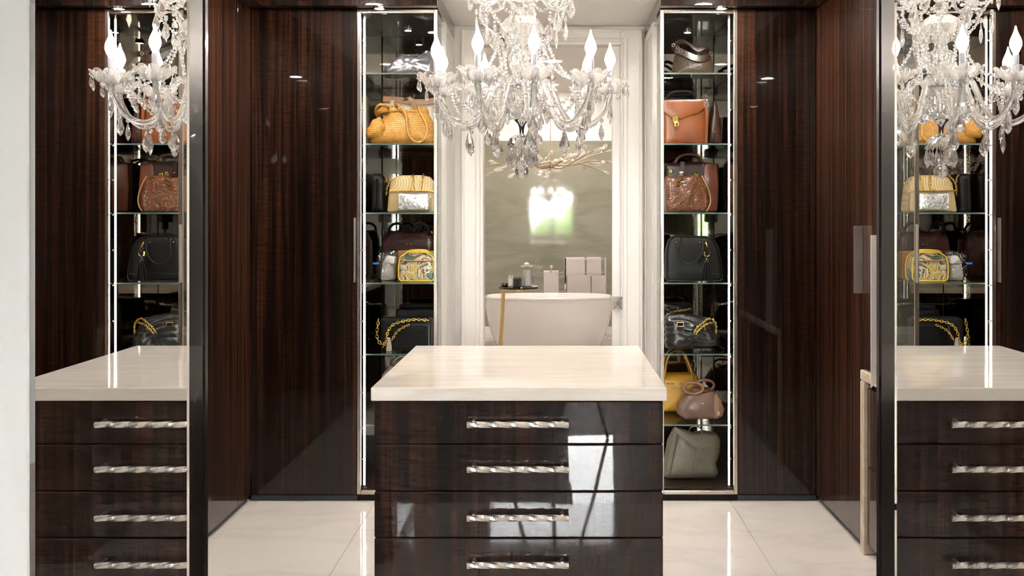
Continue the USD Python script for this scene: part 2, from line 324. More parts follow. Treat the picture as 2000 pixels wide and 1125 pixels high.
kn = (X(1206, 6.03), 6.022, Z(592, 6.03))
part(dr, 'knob', cat(box(kn[0] - .026, kn[0] + .026, 6.005, 6.022, kn[2] - .034, kn[2] + .034, .010), box(kn[0] - .016, kn[0] + .016, 5.985, 6.006, kn[2] - .022, kn[2] + .022, .007)), 'crystal', False, 'square cut glass knob')
part(dr, 'knob_plate', box(kn[0] - .030, kn[0] + .030, 6.0225, 6.0495, kn[2] - .038, kn[2] + .038, .003), 'chrome')
# bathroom beyond
smesh('wall_bathroom_left', box(-2.6, -2.5, 6.2, 12.75, 0, BATH_CEIL, 0), 'white_paint'); smesh('wall_bathroom_right', box(2.5, 2.6, 6.2, 12.75, 0, BATH_CEIL, 0), 'white_paint')
wbb = struct('wall_bathroom_back')
part(wbb, 'plaster', box(-2.5, 2.5, 12.62, 12.75, 0, BATH_CEIL, 0), 'white_paint')
for x0, x1 in ((-2.5, -1.202), (-1.2, .848), (.85, 2.5)): part(wbb, 'marble_slab', box(x0, x1, 12.6, 12.6199, .1, Z(275, 12.6), .001), 'bath_marble')
smesh('baseboard_bathroom', box(-2.5, 2.5, 12.585, 12.6195, 0, .0995, .003), 'white_gloss')
# the hall behind the camera, with the windows that light the passage
wr = struct('wall_rear'); W = [(-.74, .72)]; W0, W1 = .92, 2.2
for x0, x1 in ((-3.05, W[0][0]), (W[0][1], 3.05)): part(wr, 'pier', box(x0, x1, -5.15, -5.0, 0, HALL_CEIL, 0), 'hall_paint')
for x0, x1 in W:
    part(wr, 'apron', box(x0, x1, -5.15, -5.0, 0, W0, 0), 'hall_paint'); part(wr, 'header', box(x0, x1, -5.15, -5.0, W1, HALL_CEIL, 0), 'hall_paint')
for k, (x0, x1) in enumerate(W):
    w = path(None, f'window_{k + 1}'); UsdGeom.Xform.Define(stage, w); tag(w, kind='structure')
    for m in pane_outline(x0, x1, W0, W1, .05, -5.12, -5.06): part(w, 'frame', m, 'white_gloss')
    xm = (x0 + x1) / 2; part(w, 'mullion', box(xm - .02, xm + .02, -5.115, -5.065, W0 + .05, W1 - .05, .002), 'white_gloss')
    for a, b in ((x0 + .05, xm - .02), (xm + .02, x1 - .05)): part(w, 'pane', box(a, b, -5.093, -5.087, W0 + .05, W1 - .05, 0), 'clear_pane')
    part(w, 'sill', box(x0 - .04, x1 + .04, -5.06, -4.95, W0 - .03, W0, .004), 'white_gloss')
smesh('wall_hall_left', box(-3.15, -3.05, -5.15, 1.97, 0, HALL_CEIL, 0), 'hall_paint'); smesh('wall_hall_right', box(3.05, 3.15, -5.15, 1.97, 0, HALL_CEIL, 0), 'hall_paint')
plain('lawn', (.30, .29, .26), .9, var=(3, (.36, .35, .32)))
single('ground', box(-25, 25, -45, -5.2, -.4, -.3, 0), 'lawn', None, None, kind='structure')

# ------------------------------------------------------------------ tall mirrors on the passage walls, with a polished bevel
def wall_mirror(s, face, end, label):
    wall = face - s * .0065; low = face - s * .0042; t = thing('passage_mirror', label, 'mirror', (face, 1.6, 0))
    bx = lambda x0, x1, *r: box(x0 - face, x1 - face, r[0] - 1.6, r[1] - 1.6, r[2], r[3], r[4])
    part(t, 'mirror_glass', bx(wall, face, 1.323, end, .06, 2.57, 0), 'mirror', False)
    q = [(wall, end), (face, end), (face - s * .0034, end + .0225), (wall, end + .0225)]
    part(t, 'bevel', hull([(x - face, y - 1.6, z) for x, y in q for z in (.06, 2.57)]), 'mirror', False)
    j = struct('trim_jamb')
    part(j, 'jamb_board', box(wall, low, end + .024, 1.968, 0, 2.57, .0005), 'wood_dark'); part(j, 'jamb_board', box(wall - s * .03, low, 1.9705, 2.010, 0, 2.57, .012), 'wood_dark')
    part(j, 'plinth', box(wall, face, 1.323, end + .022, 0, .058, .001), 'wood_dark')
LM, RM = -.669, .627
wall_mirror(1, LM, 1.871, 'tall frameless mirror on the left passage wall, beside the plain white pier')
wall_mirror(-1, RM, 1.867, 'tall frameless mirror on the right passage wall, cut off by the right picture edge')

# ------------------------------------------------------------------ wardrobes
BY, DEEP = 5.2, .65
Z0, Z1 = .034, 2.5
def edge_pull(t, tip, z0, z1, m='brushed'): part(t, 'edge_pull', box(*tip, z0, z1, .0015), m, label='flat brushed metal edge pull')
def back_wardrobe(x0, x1, label, pull=None):
    t = thing('wardrobe', label, 'wardrobe', ((x0 + x1) / 2, BY, 0)); c = (x0 + x1) / 2
    b = lambda a0, a1, y0, y1, *r: box(a0 - c, a1 - c, y0 - BY, y1 - BY, *r)
    part(t, 'carcass', b(x0 + .001, x1 - .001, BY + .021, 6.07, Z0, Z1, 0), 'wood_dark')
    part(t, 'door', b(x0 + .0015, x1 - .0015, BY, BY + .02, Z0, Z1 - .003, .0015), 'wood_front')
    part(t, 'toe_kick', b(x0, x1, BY + .03, BY + .06, 0, Z0 - .001, 0), 'black_kick')
    part(t, 'toe_strip', b(x0, x1, BY + .004, BY + .029, .002, Z0 - .004, .001), 'black_kick')
    if pull: edge_pull(t, (pull - c, pull + .003 - c, -.042, .001), Z(551, 5.2), Z(425, 5.2))
    return t
XL, XR = -1.534, 1.336
VL, VR = (X(697, BY), X(855, BY)), (X(1289, BY), X(1441, BY))
back_wardrobe(XL, VL[0], 'tall glossy dark wood wardrobe left of the display cabinet full of light bags', VL[0] - .009)
back_wardrobe(VR[1], XR, 'tall glossy dark wood wardrobe right of the display cabinet with dark bags')
def side_wardrobe(s, y0, y1, label, z0=Z0, pull=None, pm=None, doors=1):
    x = XL if s < 0 else XR; c = (y0 + y1) / 2; t = thing('wardrobe', label, 'wardrobe', (x, c, 0))
    b = lambda a0, a1, q0, q1, *r: box(s * a0, s * a1, q0 - c, q1 - c, *r)
    part(t, 'carcass', b(.021, .63, y0 + .001, y1 - .001, z0, Z1, 0), 'wood_dark')
    st = (y1 - y0) / doors
    for k in range(doors): part(t, 'door', b(0, .02, y0 + k * st + .0015, y0 + (k + 1) * st - .0015, z0, Z1 - .003, .0015), 'wood_side')
    if z0 < .1: part(t, 'toe_kick', b(.02, .05, y0, y1, 0, Z0 - .001, 0), 'black_kick')
    if pull: edge_pull(t, (s * -.040, s * .001, pull[0] - c, pull[0] + .003 - c), pull[1], pull[2])
    return t
yy = [2.01, 3.0, 3.99, 4.985]
for k in range(3): side_wardrobe(-1, yy[k], yy[k + 1], 'tall striped wood wardrobe along the left wall, ' + ('nearest the left mirror', 'middle of three', 'next to the far left corner')[k])
side_wardrobe(1, 4.412, 5.14, 'tall dark wood wardrobe along the right wall with a short brushed edge pull', pull=(4.413, Z(573, 4.41), Z(441, 4.41)))
side_wardrobe(1, 2.01, 2.9, 'tall dark wood wardrobe along the right wall behind the right mirror')
for s, y0, y1 in ((-1, 4.987, BY + .02), (1, 5.142, BY + .02)):
    f = struct('trim_filler'); x = XL if s < 0 else XR
    part(f, 'filler_board', box(x, x + s * .6, y0, y1 - .021, Z0, Z1, .0015) if s > 0 else box(x - .6, x, y0, y1 - .021, Z0, Z1, .0015), 'wood_side'); part(f, 'toe_kick', box(x + s * .02, x + s * .05, y0, y1 - .022, 0, Z0 - .001, 0), 'black_kick')
# shadow-gap skirting line on the floor, and the wooden cornice under the ceiling
c = struct('trim_cornice')
part(c, 'cornice_board', box(XL, VL[1] + .004, 5.12, 5.2, Z1, CEIL - .001, .003), 'wood_front'); part(c, 'cornice_board', box(VR[0] - .004, XR, 5.12, 5.2, Z1, CEIL - .001, .003), 'wood_front')
part(c, 'cornice_board', box(XL - .6, XL + .08, 2.01, 5.119, Z1, CEIL - .001, .003), 'wood_side'); part(c, 'cornice_board', box(XR - .08, XR + .6, 2.01, 5.119, Z1, CEIL - .001, .003), 'wood_side')
part(c, 'cornice_board', box(VL[0], VL[1] + .004, 5.201, 6.05, Z1, CEIL - .001, .003), 'wood_front'); part(c, 'cornice_board', box(VR[0] - .004, VR[1], 5.201, 6.05, Z1, CEIL - .001, .003), 'wood_front')
# dressing table with a stone waterfall frame in the right-hand run, a wall cabinet over it
t = thing('dressing_table', 'dressing table with pale stone waterfall frame under dark hutch doors, right wardrobe run', 'dressing table', (XR, 3.655, 0))
b = lambda x0, x1, y0, y1, *r: box(x0 - XR, x1 - XR, y0 - 3.655, y1 - 3.655, *r)
part(t, 'stone_top', b(1.322, 1.97, 2.9035, 4.41, .742, .787, .005), 'vanity_stone'); part(t, 'stone_leg', b(1.322, 1.97, 4.366, 4.41, 0, .7415, .005), 'vanity_stone')
part(t, 'carcass', b(1.36, 1.97, 2.906, 4.365, .03, .741, 0), 'wood_dark')
for k, (z0, z1) in enumerate(((.05, .38), (.384, .715))): part(t, 'drawer', b(1.338, 1.3595, 2.91, 4.360, z0, z1, .002), 'wood_side')
for k, (y0, y1) in enumerate(((4.1815, 4.409), (2.906, 4.1785))): part(t, 'hutch_door', b(XR, XR + .02, y0, y1, .792, Z1 - .003, .0015), 'wood_side')
part(t, 'hutch_carcass', b(XR + .021, 1.97, 2.906, 4.409, .79, Z1, 0), 'wood_dark')
q = [(1.296, Z(459, 4.18)), (XR, Z(459, 4.18)), (XR, .792), (XR - .014, .770), (1.296, Z(757, 4.18))]
part(t, 'edge_pull', hull([(x - XR, y - 3.655, z) for x, z in q for y in (4.172, 4.1775)]), 'white_mdf', False, label='long flat white edge pull')

# ------------------------------------------------------------------ lit display cabinets
SHELF = [Z(p, 5.25) for p in (142, 280, 415, 552, 691, 829)]
FLOORZ = .062
YB = 5.85
def display_cabinet(x0, x1, outer, label):
    c = (x0 + x1) / 2; t = thing('display_cabinet', label, 'display cabinet', (c, BY, 0))
    b = lambda a0, a1, y0, y1, *r: box(a0 - c, a1 - c, y0 - BY, y1 - BY, *r)
    zt, inner = 2.476, -outer
    for nm, m in zip(('frame_stile', 'frame_stile', 'frame_rail', 'frame_rail'), pane_outline(x0 - c, x1 - c, Z0, Z1 - .002, .020, -.004, .018)): part(t, nm, m, 'champagne')
    part(t, 'door_glass', b(x0 + .0205, x1 - .0205, BY + .004, BY + .008, Z0 + .0205, Z1 - .0225, 0), 'clear_pane', False)
    for k, s in enumerate((-1, 1)):
        a = x0 if s < 0 else x1; w = .020
        if s == outer: part(t, 'side_panel', b(a, a - s * w, BY + .019, 6.05, Z0, Z1, 0), 'bronze_mirror', False, 'bronze mirror side')
        else:
            part(t, 'side_glass', b(a, a - s * .008, BY + .0185, 5.555, Z0 + .02, Z1 - .022, 0), 'clear_pane', False, 'clear glass side')
            part(t, 'side_panel', b(a, a - s * w, 5.556, 6.05, Z0, Z1, 0), 'white_gloss', False, 'white painted side')
            part(t, 'side_lining', b(a - s * (w + .0002), a - s * (w + .003), 5.556, YB, Z0 + .02, zt, 0), 'bronze_mirror', False)
            for y0, y1 in ((5.56, 6.045),):
                m = cat(pane_outline(y0, y1, Z0 + .002, Z1 - .004, .045, 0, .004)); m = T(np.stack([m.vertices[:, 1], m.vertices[:, 0], m.vertices[:, 2]], 1), m.faces[:, ::-1])
                m.vertices[:, 0] = a - c + s * (m.vertices[:, 0] + .0002); m.vertices[:, 1] -= BY; m.fix_normals(); part(t, 'side_moulding', m, 'white_gloss')
    part(t, 'back_mirror', b(x0 + .024, x1 - .024, YB, YB + .005, Z0 + .02, zt, 0), 'grey_mirror', False)
    part(t, 'top_board', b(x0 + .021, x1 - .021, BY + .019, 6.05, zt, Z1 - .0005, 0), 'wood_front'); part(t, 'bottom_board', b(x0 + .021, x1 - .021, BY + .019, 6.05, Z0 + .002, FLOORZ, 0), 'wood_front')
    part(t, 'toe_kick', b(x0, x1, BY + .01, BY + .05, 0, Z0 - .001, 0), 'wood_dark')
    lx = (x0 + .031) if outer < 0 else (x1 - .037)
    for z in SHELF:
        sh = part(t, 'glass_shelf', b(x0 + .0245, x1 - .0245, BY + .052, YB - .001, z - .008, z, 0), 'shelf_glass', False)
        part(sh, 'polished_edge', b(x0 + .0245, x1 - .0245, BY + .049, BY + .0519, z - .008, z, 0), 'glass_edge', False)
    part(t, 'led_strip', b(lx - .0042, lx + .0042, BY + .036, BY + .043, FLOORZ + .01, zt - .02, .001), 'led_glow')
    part(t, 'led_channel', b(lx - .006, lx + .006, BY + .0435, BY + .0475, FLOORZ, zt, .001), 'steel')
    hx = (x1 - .0206) if outer < 0 else (x0 + .0206)
    part(t, 'led_strip', b(hx - outer * .0115, hx - outer * .0025, BY + .0186, BY + .0225, FLOORZ + .01, zt - .02, .0005), 'led_glow')
    zs = [zt - .12] + SHELF; zs = sorted(zs + [(p + q) / 2 for p, q in zip(zs[1:], zs[2:])] + [(SHELF[-1] + FLOORZ) / 2])
    for z in zs:
        part(t, 'shelf_clip', b(lx - outer * .004, lx + outer * .008, BY + .024, BY + .035, z - .016, z - .0085, .002), 'polished')
    px = c + (.165 if outer > 0 else -.165); pz = (x0 + .0235 if outer > 0 else x1 - .0265)
    edge_pull(t, ((x0 if outer > 0 else x1 - .003) - c, (x0 + .003 if outer > 0 else x1) - c, -.042, -.0045), Z(552, 5.2), Z(438, 5.2))
    return t
display_cabinet(*VL, -1, 'lit glass display cabinet left of the bathroom doorway, stacked with light coloured bags')
display_cabinet(*VR, 1, 'lit glass display cabinet right of the bathroom doorway, stacked with dark bags')
def puck(x, y, z, label, r=.026):
    t = thing('puck_light', label, 'light', (x, y, z)); gl = 'cornice_puck_glow' if y < BY else 'puck_glow'
    part(t, 'rim', lathe([(r - .004, -.011), (r + .004, -.012), (r + .005, 0), (r - .004, 0), (r - .004, -.011)], 28), 'chrome'); part(t, 'lens', move(lathe([(0, -.010), (r - .0045, -.010), (r - .0045, -.001), (0, -.001)], 28)), gl)
puck(X(741, 5.15), 5.15, Z1, 'small round puck light under the cornice over the left display cabinet'); puck(X(1409, 5.15), 5.15, Z1, 'small round puck light under the cornice over the right display cabinet')
puck(X(797, 5.62), 5.62, 2.476, 'small round puck light inside the top of the left display cabinet', .022); puck(X(1343, 5.68), 5.68, 2.476, 'small round puck light inside the top of the right display cabinet', .022)
def downlight(x, y, z, label, m='downlight_glow', r=.045, ):
    t = thing('downlight', label, 'light', (x, y, z))
    part(t, 'trim_ring', lathe([(r, -.001), (r, -.004), (r + .02, -.003), (r + .022, 0), (r, 0), (r, -.001)], 28), 'white_gloss'); part(t, 'lens', lathe([(0, -.0035), (r - .0005, -.0035), (r - .0005, -.0005), (0, -.0005)], 28), m)
for x, y in ((-1.0, 2.12), (.93, 2.12), (-.72, 4.15), (.6, 4.15), (-.95, 4.8), (.8, 4.8)): downlight(x, y, CEIL, f"recessed closet ceiling downlight over the {'left' if x < 0 else 'right'} aisle {'behind the passage wall' if y < 3 else 'beside the chandelier' if y < 4.5 else 'before the tall wardrobe'}")
downlight(0.0, 10.2, BATH_CEIL, 'bright round downlight in the bathroom ceiling seen over the doorway', 'bath_glow', .09)
for x, y in ((-1.5, 8.2), (1.5, 8.2), (-1.5, 11.4), (1.5, 11.4), (0, 12.0)): downlight(x, y, BATH_CEIL, f"recessed bathroom ceiling downlight {'over the bathtub itself' if x == 0 else ('left' if x < 0 else 'right') + ' of the ' + ('doorway line' if y < 10 else 'bathtub')}", 'bath_glow', .06)
for x, y in ((-1.6, -.4), (1.6, -.4), (-1.6, -3.0), (1.6, -3.0), (-1.4, .75), (1.4, .75)): downlight(x, y, HALL_CEIL, f"recessed hall ceiling downlight {'left' if x < 0 else 'right'} of the {'passage mouth' if y > 0 else 'tripod' if y > -1 else 'hall window'}", 'day_downlight_glow')

# ------------------------------------------------------------------ the island chest
IX0, IX1, IY0, IY1 = X(724, 3.12), X(1303, 3.12), 3.12, 3.12 / .753
ic = (IX0 + IX1) / 2
isl = thing('island', 'large glossy dark wood island chest of drawers with thick white marble top', 'island', (ic, (IY0 + IY1) / 2, 0)); iy = (IY0 + IY1) / 2
b = lambda x0, x1, y0, y1, *r: box(x0 - ic, x1 - ic, y0 - iy, y1 - iy, *r)
top = part(isl, 'countertop', b(IX0, IX1, IY0, IY1, .881, .922, .0025), 'counter_marble', label='white marble slab top')
DX0, DX1 = X(731, 3.135), X(1295, 3.135)
part(isl, 'carcass', b(DX0 + .001, DX1 - .001, 3.156, IY1 - .015, .035, .8805, .002), 'wood_dark'); part(isl, 'plinth', b(DX0 + .03, DX1 - .03, 3.2, IY1 - .05, 0, .0345, 0), 'black_kick')
zs = [.8785] + [1.44 - (p - 425) * 3.135 / 2000 for p in (868, 960, 1051, 1142.5, 1234)] + [.036]
for k in range(6):
    z1, z0 = zs[k] - .0015, zs[k + 1] + .0015; dw = part(isl, 'drawer', b(DX0, DX1, 3.135, 3.155, z0, z1, .003), 'wood_drawer')
    hz = (z0 + z1) / 2 + (.001, .004, .0, .0, 0, 0)[k]; hx0, hx1 = X(912, 3.10), X(1111, 3.10); n = 57
    bar = tube(np.stack([np.linspace(hx0 - ic, hx1 - ic, n), np.full(n, 3.10 - iy), np.full(n, hz)], 1), .0100 + .0004 * np.cos(np.arange(n) * 2 * PI / 8), 6, twist=.098)
    h = part(dw, 'handle', bar, 'polished', False, label='polished twisted bar handle')
    for hx in (hx0 + .02, hx1 - .02):
        part(dw, 'handle_post', move(lathe([(0, 0), (.0045, 0), (.0045, .012), (.007, .018), (.0075, .024), (.0055, .030), (.0055, .0345), (0, .0345)], 14), hx - ic, 3.1003 - iy, hz + .007, rx=-90), 'polished')

# ------------------------------------------------------------------ the crystal chandelier over the island
HX, HY = X(1019, 3.6), 3.6
ch = thing('chandelier', 'large clear crystal chandelier with lit flame bulbs hanging over the island', 'chandelier', (HX, HY, CEIL))
L = lambda z: z - CEIL           # heights below are above the floor
def crystal(h, w, t, bead=.0055, n=8):
    """A faceted almond drop with its bead, hanging down from the origin; one closed piece."""
    s = []
    if bead: s += [(-.0002, .15 * bead, .15 * bead), (-.35 * bead, .8 * bead, .8 * bead), (-bead, bead, bead), (-1.7 * bead, .75 * bead, .75 * bead), (-2.05 * bead, .22 * bead, .22 * bead)]
    z = -2.1 * bead if bead else 0
    s += [(z - h * a, w / 2 * b, t / 2 * c) for a, b, c in ((.02, .10, .12), (.30, .50, .70), (.56, .90, 1.0), (.70, 1.0, .95), (.86, .72, .55), (.97, .22, .18), (1.0, .04, .04))]
    a = (np.arange(n) + .5) * 2 * PI / n; v = np.vstack([np.stack([hx * np.cos(a), hy * np.sin(a), np.full(n, zz)], 1) for zz, hx, hy in s])
    f = grid_faces(len(s), n); A = len(v); v = np.vstack([v, [(0, 0, s[0][0] + .0003)], [(0, 0, s[-1][0] - .0003)]]); Lr = (len(s) - 1) * n
    f += [(A, (j + 1) % n, j) for j in range(n)] + [(A + 1, Lr + j, Lr + (j + 1) % n) for j in range(n)]
    m = T(v, f); m.fix_normals(); return m
def beads(pts, r=.0062, step=2.05):
    p = spl(pts, 120); d = np.r_[0, np.cumsum(np.linalg.norm(np.diff(p, axis=0), axis=1))]; n = int(d[-1] / (r * step))
    s = np.linspace(0, d[-1], n); return cat([ball([np.interp(k, d, p[:, i]) for i in range(3)], r * (1.15 if i_ % 2 else .85), 1) for i_, k in enumerate(s)])
def pol(r, a, z): return np.array([r * math.cos(a), r * math.sin(a), L(z)])
def scallop(R, n=80, lobes=10, deep=.075):
    def wob(rr, zz, a, i):
        k = np.clip((rr / R - .45) / .55, 0, 1) ** 1.5
        w = np.abs(np.cos(lobes * a / 2)) ** .55 * 2 - 1
        return rr * (1 + deep * k * w), zz + R * .09 * k * w
    return wob
def dish(R, h, th=.0035, n=80, lobes=10):
    pr = [(.004, 0), (R * .35, .001), (R * .62, h * .22), (R * .85, h * .62), (R, h), (R * .985, h + .002), (R * .82, h * .62 + th), (R * .60, h * .22 + th), (R * .33, .001 + th), (.004, th)]
    return lathe([(0, 0)] + pr + [(0, th)], n, scallop(R, n, lobes))
def hang(parent, p, h, w, t, bead=.0055, rz=0, name='crystal_drop'): return part(parent, name, move(crystal(h, w, t, bead), *p, rz=rz), 'crystal', False)
cut = lambda amp, k: (lambda rr, zz, a, i: (rr * (1 + amp * np.cos(k * a + (PI if i % 2 else 0))), zz))
# middle stem, from the ceiling down
part(ch, 'canopy', move(lathe([(0, -.03), (.03, -.03), (.062, -.012), (.065, -.0005), (0, -.0005)], 32)), 'chrome')
part(ch, 'rod', move(cyl((0, 0, L(2.30)), .005, 2.545 - 2.30, 12)), 'chrome')
part(ch, 'crown_dish', move(dish(.062, .03), 0, 0, L(2.36)), 'crystal_frost', 40)
part(ch, 'upper_vase', move(lathe([(0, L(2.20)), (.02, L(2.20)), (.034, L(2.22)), (.042, L(2.25)), (.036, L(2.29)), (.02, L(2.33)), (.012, L(2.36)), (0, L(2.36))], 24, cut(.04, 12))), 'crystal_frost', False)
part(ch, 'neck_bead', move(lathe([(0, L(2.158)), (.014, L(2.16)), (.026, L(2.174)), (.027, L(2.184)), (.015, L(2.197)), (0, L(2.1985))], 16)), 'crystal_frost', False)
dome = [(.006, 2.157), (.03, 2.153), (.055, 2.138), (.076, 2.112), (.088, 2.082), (.0905, 2.068), (.0875, 2.067), (.084, 2.082), (.072, 2.109), (.052, 2.134), (.028, 2.149), (.006, 2.1525)]
part(ch, 'dome', lathe([(0, L(2.157))] + [(r, L(z)) for r, z in dome] + [(0, L(2.1525))], 32, lambda rr, zz, a, i: (rr * (1 + .018 * np.cos(16 * a + (PI if i % 2 else 0))), zz + (np.where(rr > .086, .004 * np.cos(16 * a), 0)))), 'crystal_frost', False)
part(ch, 'neck', lathe([(0, L(2.03)), (.024, L(2.03)), (.021, L(2.05)), (.028, L(2.062)), (.031, L(2.075)), (.024, L(2.09)), (.016, L(2.10)), (.013, L(2.15)), (0, L(2.15))], 20, cut(.03, 10)), 'crystal_frost', False)
part(ch, 'vase', lathe([(0, L(1.912)), (.022, L(1.912)), (.026, L(1.928)), (.034, L(1.95)), (.043, L(1.972)), (.048, L(1.992)), (.046, L(2.01)), (.036, L(2.024)), (.022, L(2.0295)), (0, L(2.0295))], 28, cut(.03, 14)), 'crystal_frost', False)
part(ch, 'hub_plate', lathe([(0, L(1.895)), (.05, L(1.895)), (.056, L(1.901)), (.05, L(1.908)), (.02, L(1.9115)), (0, L(1.9115))], 28), 'chrome')
part(ch, 'hub_bowl', lathe([(0, L(1.785)), (.016, L(1.787)), (.034, L(1.80)), (.05, L(1.83)), (.058, L(1.86)), (.060, L(1.89)), (.056, L(1.8945)), (0, L(1.8945))], 28, cut(.03, 14)), 'crystal_frost', False)
part(ch, 'stem_collar', lathe([(0, L(1.735)), (.008, L(1.735)), (.009, L(1.755)), (.014, L(1.768)), (.026, L(1.780)), (.028, L(1.7845)), (0, L(1.7846))], 24), 'chrome')
bowl = [(.006, 1.7345), (.025, 1.731), (.042, 1.718), (.050, 1.700), (.0515, 1.692), (.0485, 1.6915), (.046, 1.700), (.038, 1.715), (.022, 1.7275), (.006, 1.7305)]
part(ch, 'lower_bowl', lathe([(0, L(1.7345))] + [(r, L(z)) for r, z in bowl] + [(0, L(1.7305))], 28, cut(.015, 14)), 'crystal_frost', False)
part(ch, 'finial_rod', move(cyl((0, 0, L(1.628)), .002, 1.7304 - 1.628, 8)), 'chrome')
fb = trimesh.creation.icosphere(2, .0245); fb.vertices[:, 2] *= 1.08; part(ch, 'finial_ball', move(fb, 0, 0, L(1.602)), 'crystal', False)
for k in range(11):
    a = k * 2 * PI / 11 + .2; hang(ch, pol(.0495, a, 1.692), .056 + .008 * (k % 2), .030, .014, .0065, math.degrees(a) + 90)
for k in range(10):
    a = k * 2 * PI / 10; part(ch, 'bead_string', beads([pol(.089, a, 2.066), pol(.079, a, 2.02), pol(.070, a, 1.96), pol(.064, a, 1.905)], .0060), 'crystal', False, kind='stuff')
for k in range(8):
    a = k * PI / 4 + .39; hang(ch, pol(.0895, a, 2.062), .036, .017, .009, .005, math.degrees(a) + 90)
for k in range(7):
    a = k * 2 * PI / 7 + .1; hang(ch, pol(.060, a, 1.875), .080, .042, .018, .008, math.degrees(a) + 90)
# nine lower arms
ARM = [(.050, 1.892), (.066, 1.917), (.088, 1.922), (.112, 1.888), (.142, 1.818), (.190, 1.766), (.245, 1.768), (.292, 1.812), (.314, 1.862), (.316, 1.880)]
ANG = [42, 81, 115, 154, 203, 242, 281, 319, 352]          # counter-clockwise from the right-hand side, seen with the camera below
ANG = [-a for a in ANG]
flame = [(0, 0), (.0075, .0), (.0085, .004), (.0135, .014), (.0186, .027), (.0194, .035), (.0166, .048), (.0105, .062), (.0056, .074), (.0030, .085), (.0013, .092), (0, .0925)]
def candle(arm, c, sleeve):
    part(arm, 'candle_sleeve', move(lathe([(0, 0), (.0098, 0), (.0102, sleeve - .003), (.0085, sleeve), (0, sleeve)], 16), *c), 'candle_sleeve')
    part(arm, 'bulb', move(lathe(flame, 12), c[0], c[1], c[2] + sleeve + .0005), 'bulb_glow', True)
for k, deg in enumerate(ANG):
    a = math.radians(deg); pts = spl([pol(r, a, z) for r, z in ARM], 44)
    arm = part(ch, 'arm', tube(pts, .0096, 8, lobes=4, twist=.16), 'crystal', True)
    c = pol(.316, a, 1.880)
    part(arm, 'bobeche', move(dish(.065, .040), *c), 'crystal_frost', 40)
    part(arm, 'cup', move(lathe([(0, .0036), (.012, .0036), (.015, .016), (.018, .028), (.0165, .029), (.0115, .016), (.0115, .006), (0, .006)], 16), *c), 'crystal', False)
    candle(arm, c + (0, 0, .0062), .082)
    for q in range(7):
        b_ = q * 2 * PI / 7 + a; p = c + (.064 * math.cos(b_), .064 * math.sin(b_), .035); hang(arm, p, .036 + .008 * (q % 2), .016, .010, .006, math.degrees(b_) + 90)
    hang(arm, pol(.316, a, 1.877), .088, .034, .018, .009, math.degrees(a) + 90)
    for r, z, h, w in ((.200, 1.754, .078, .043), (.285, 1.793, .064, .034), (.118, 1.862, .070, .038)): hang(arm, pol(r, a, z), h, w, .019, .008, math.degrees(a) + 90 + rng.uniform(-30, 30))
    a2 = math.radians(ANG[(k + 1) % 9]); a2 = a2 - 2 * PI if a2 > a else a2; am = (a + a2) / 2
    part(arm, 'bead_string', beads([pol(.262, a, 1.878), pol(.232, (a + am) / 2, 1.825), pol(.218, am, 1.808), pol(.232, (a2 + am) / 2, 1.825), pol(.262, a2, 1.878)], .0066), 'crystal', False, kind='stuff')
    part(arm, 'bead_string', beads([pol(.086, a, 2.07), pol(.12, a, 1.995), pol(.18, a, 1.93), pol(.255, a, 1.905)], .0058), 'crystal', False, kind='stuff') if k % 2 == 0 else None
# six upper arms, their candles above the frame
for k in range(6):
    a = k * PI / 3 + .35; pts = spl([pol(r, a, z) for r, z in ((.03, 2.245), (.05, 2.262), (.075, 2.225), (.115, 2.185), (.155, 2.19), (.182, 2.222), (.186, 2.245))], 30)
    arm = part(ch, 'upper_arm', tube(pts, .0065, 8, lobes=4, twist=.2), 'crystal', True); c = pol(.186, a, 2.245)
    part(arm, 'bobeche', move(dish(.046, .026), *c), 'crystal_frost', 40); candle(arm, c + (0, 0, .0037), .07)
    for q in range(5):
        b_ = q * 2 * PI / 5 + a; p = c + (.045 * math.cos(b_), .045 * math.sin(b_), .022); hang(arm, p, .030, .013, .008, .0055, math.degrees(b_) + 90)
    for r, z, h, w, g in ((.186, 2.242, .075, .040, 0), (.13, 2.178, .072, .040, .05), (.165, 2.185, .068, .036, .03)):
        p = pol(r, a, z)
        if g: part(arm, 'bead_string', beads([p, p - (0, 0, g / 2), p - (0, 0, g)], .0055), 'crystal', False, kind='stuff')
        hang(arm, p - (0, 0, g), h, w, .013, .0065, math.degrees(a) + 90 + rng.uniform(-40, 40))
    a2 = a + PI / 3; am = (a + a2) / 2
    part(arm, 'bead_string', beads([pol(.15, a, 2.25), pol(.12, am, 2.185), pol(.15, a2, 2.25)], .006), 'crystal', False, kind='stuff')
    part(arm, 'bead_string', beads([pol(.175, a, 2.24), pol(.14, am, 2.13), pol(.095, am + .1, 2.085)], .006), 'crystal', False, kind='stuff')

# ------------------------------------------------------------------ the bathroom seen through the doorway
TX, TY = (X(944, 11.02) + X(1199, 11.02)) / 2, 11.4
hw = (X(1199, 11.02) - X(944, 11.02)) / 2 + .01
t = thing('bathtub', 'white freestanding oval bathtub standing before the marble bathroom wall', 'bathtub', (TX, TY, 0))
tub = loft([(0, .54, .24, 2.5), (.004, .57, .26, 2.6), (.03, .585, .27, 2.6), (.15, .635, .295, 2.6), (.30, .68, .325, 2.7), (.45, .708, .352, 2.7), (.54, hw - .008, .371, 2.7), (.556, hw, .38, 2.7), (.570, hw, .38, 2.7), (.575, hw - .004, .376, 2.7), (.575, hw - .018, .362, 2.7),
            (.568, hw - .022, .358, 2.7), (.50, hw - .04, .34, 2.7), (.35, .64, .30, 2.6), (.20, .56, .25, 2.5), (.13, .48, .20, 2.4), (.12, .3, .12, 2.2), (.118, .03, .02, 2)], 72, 52)
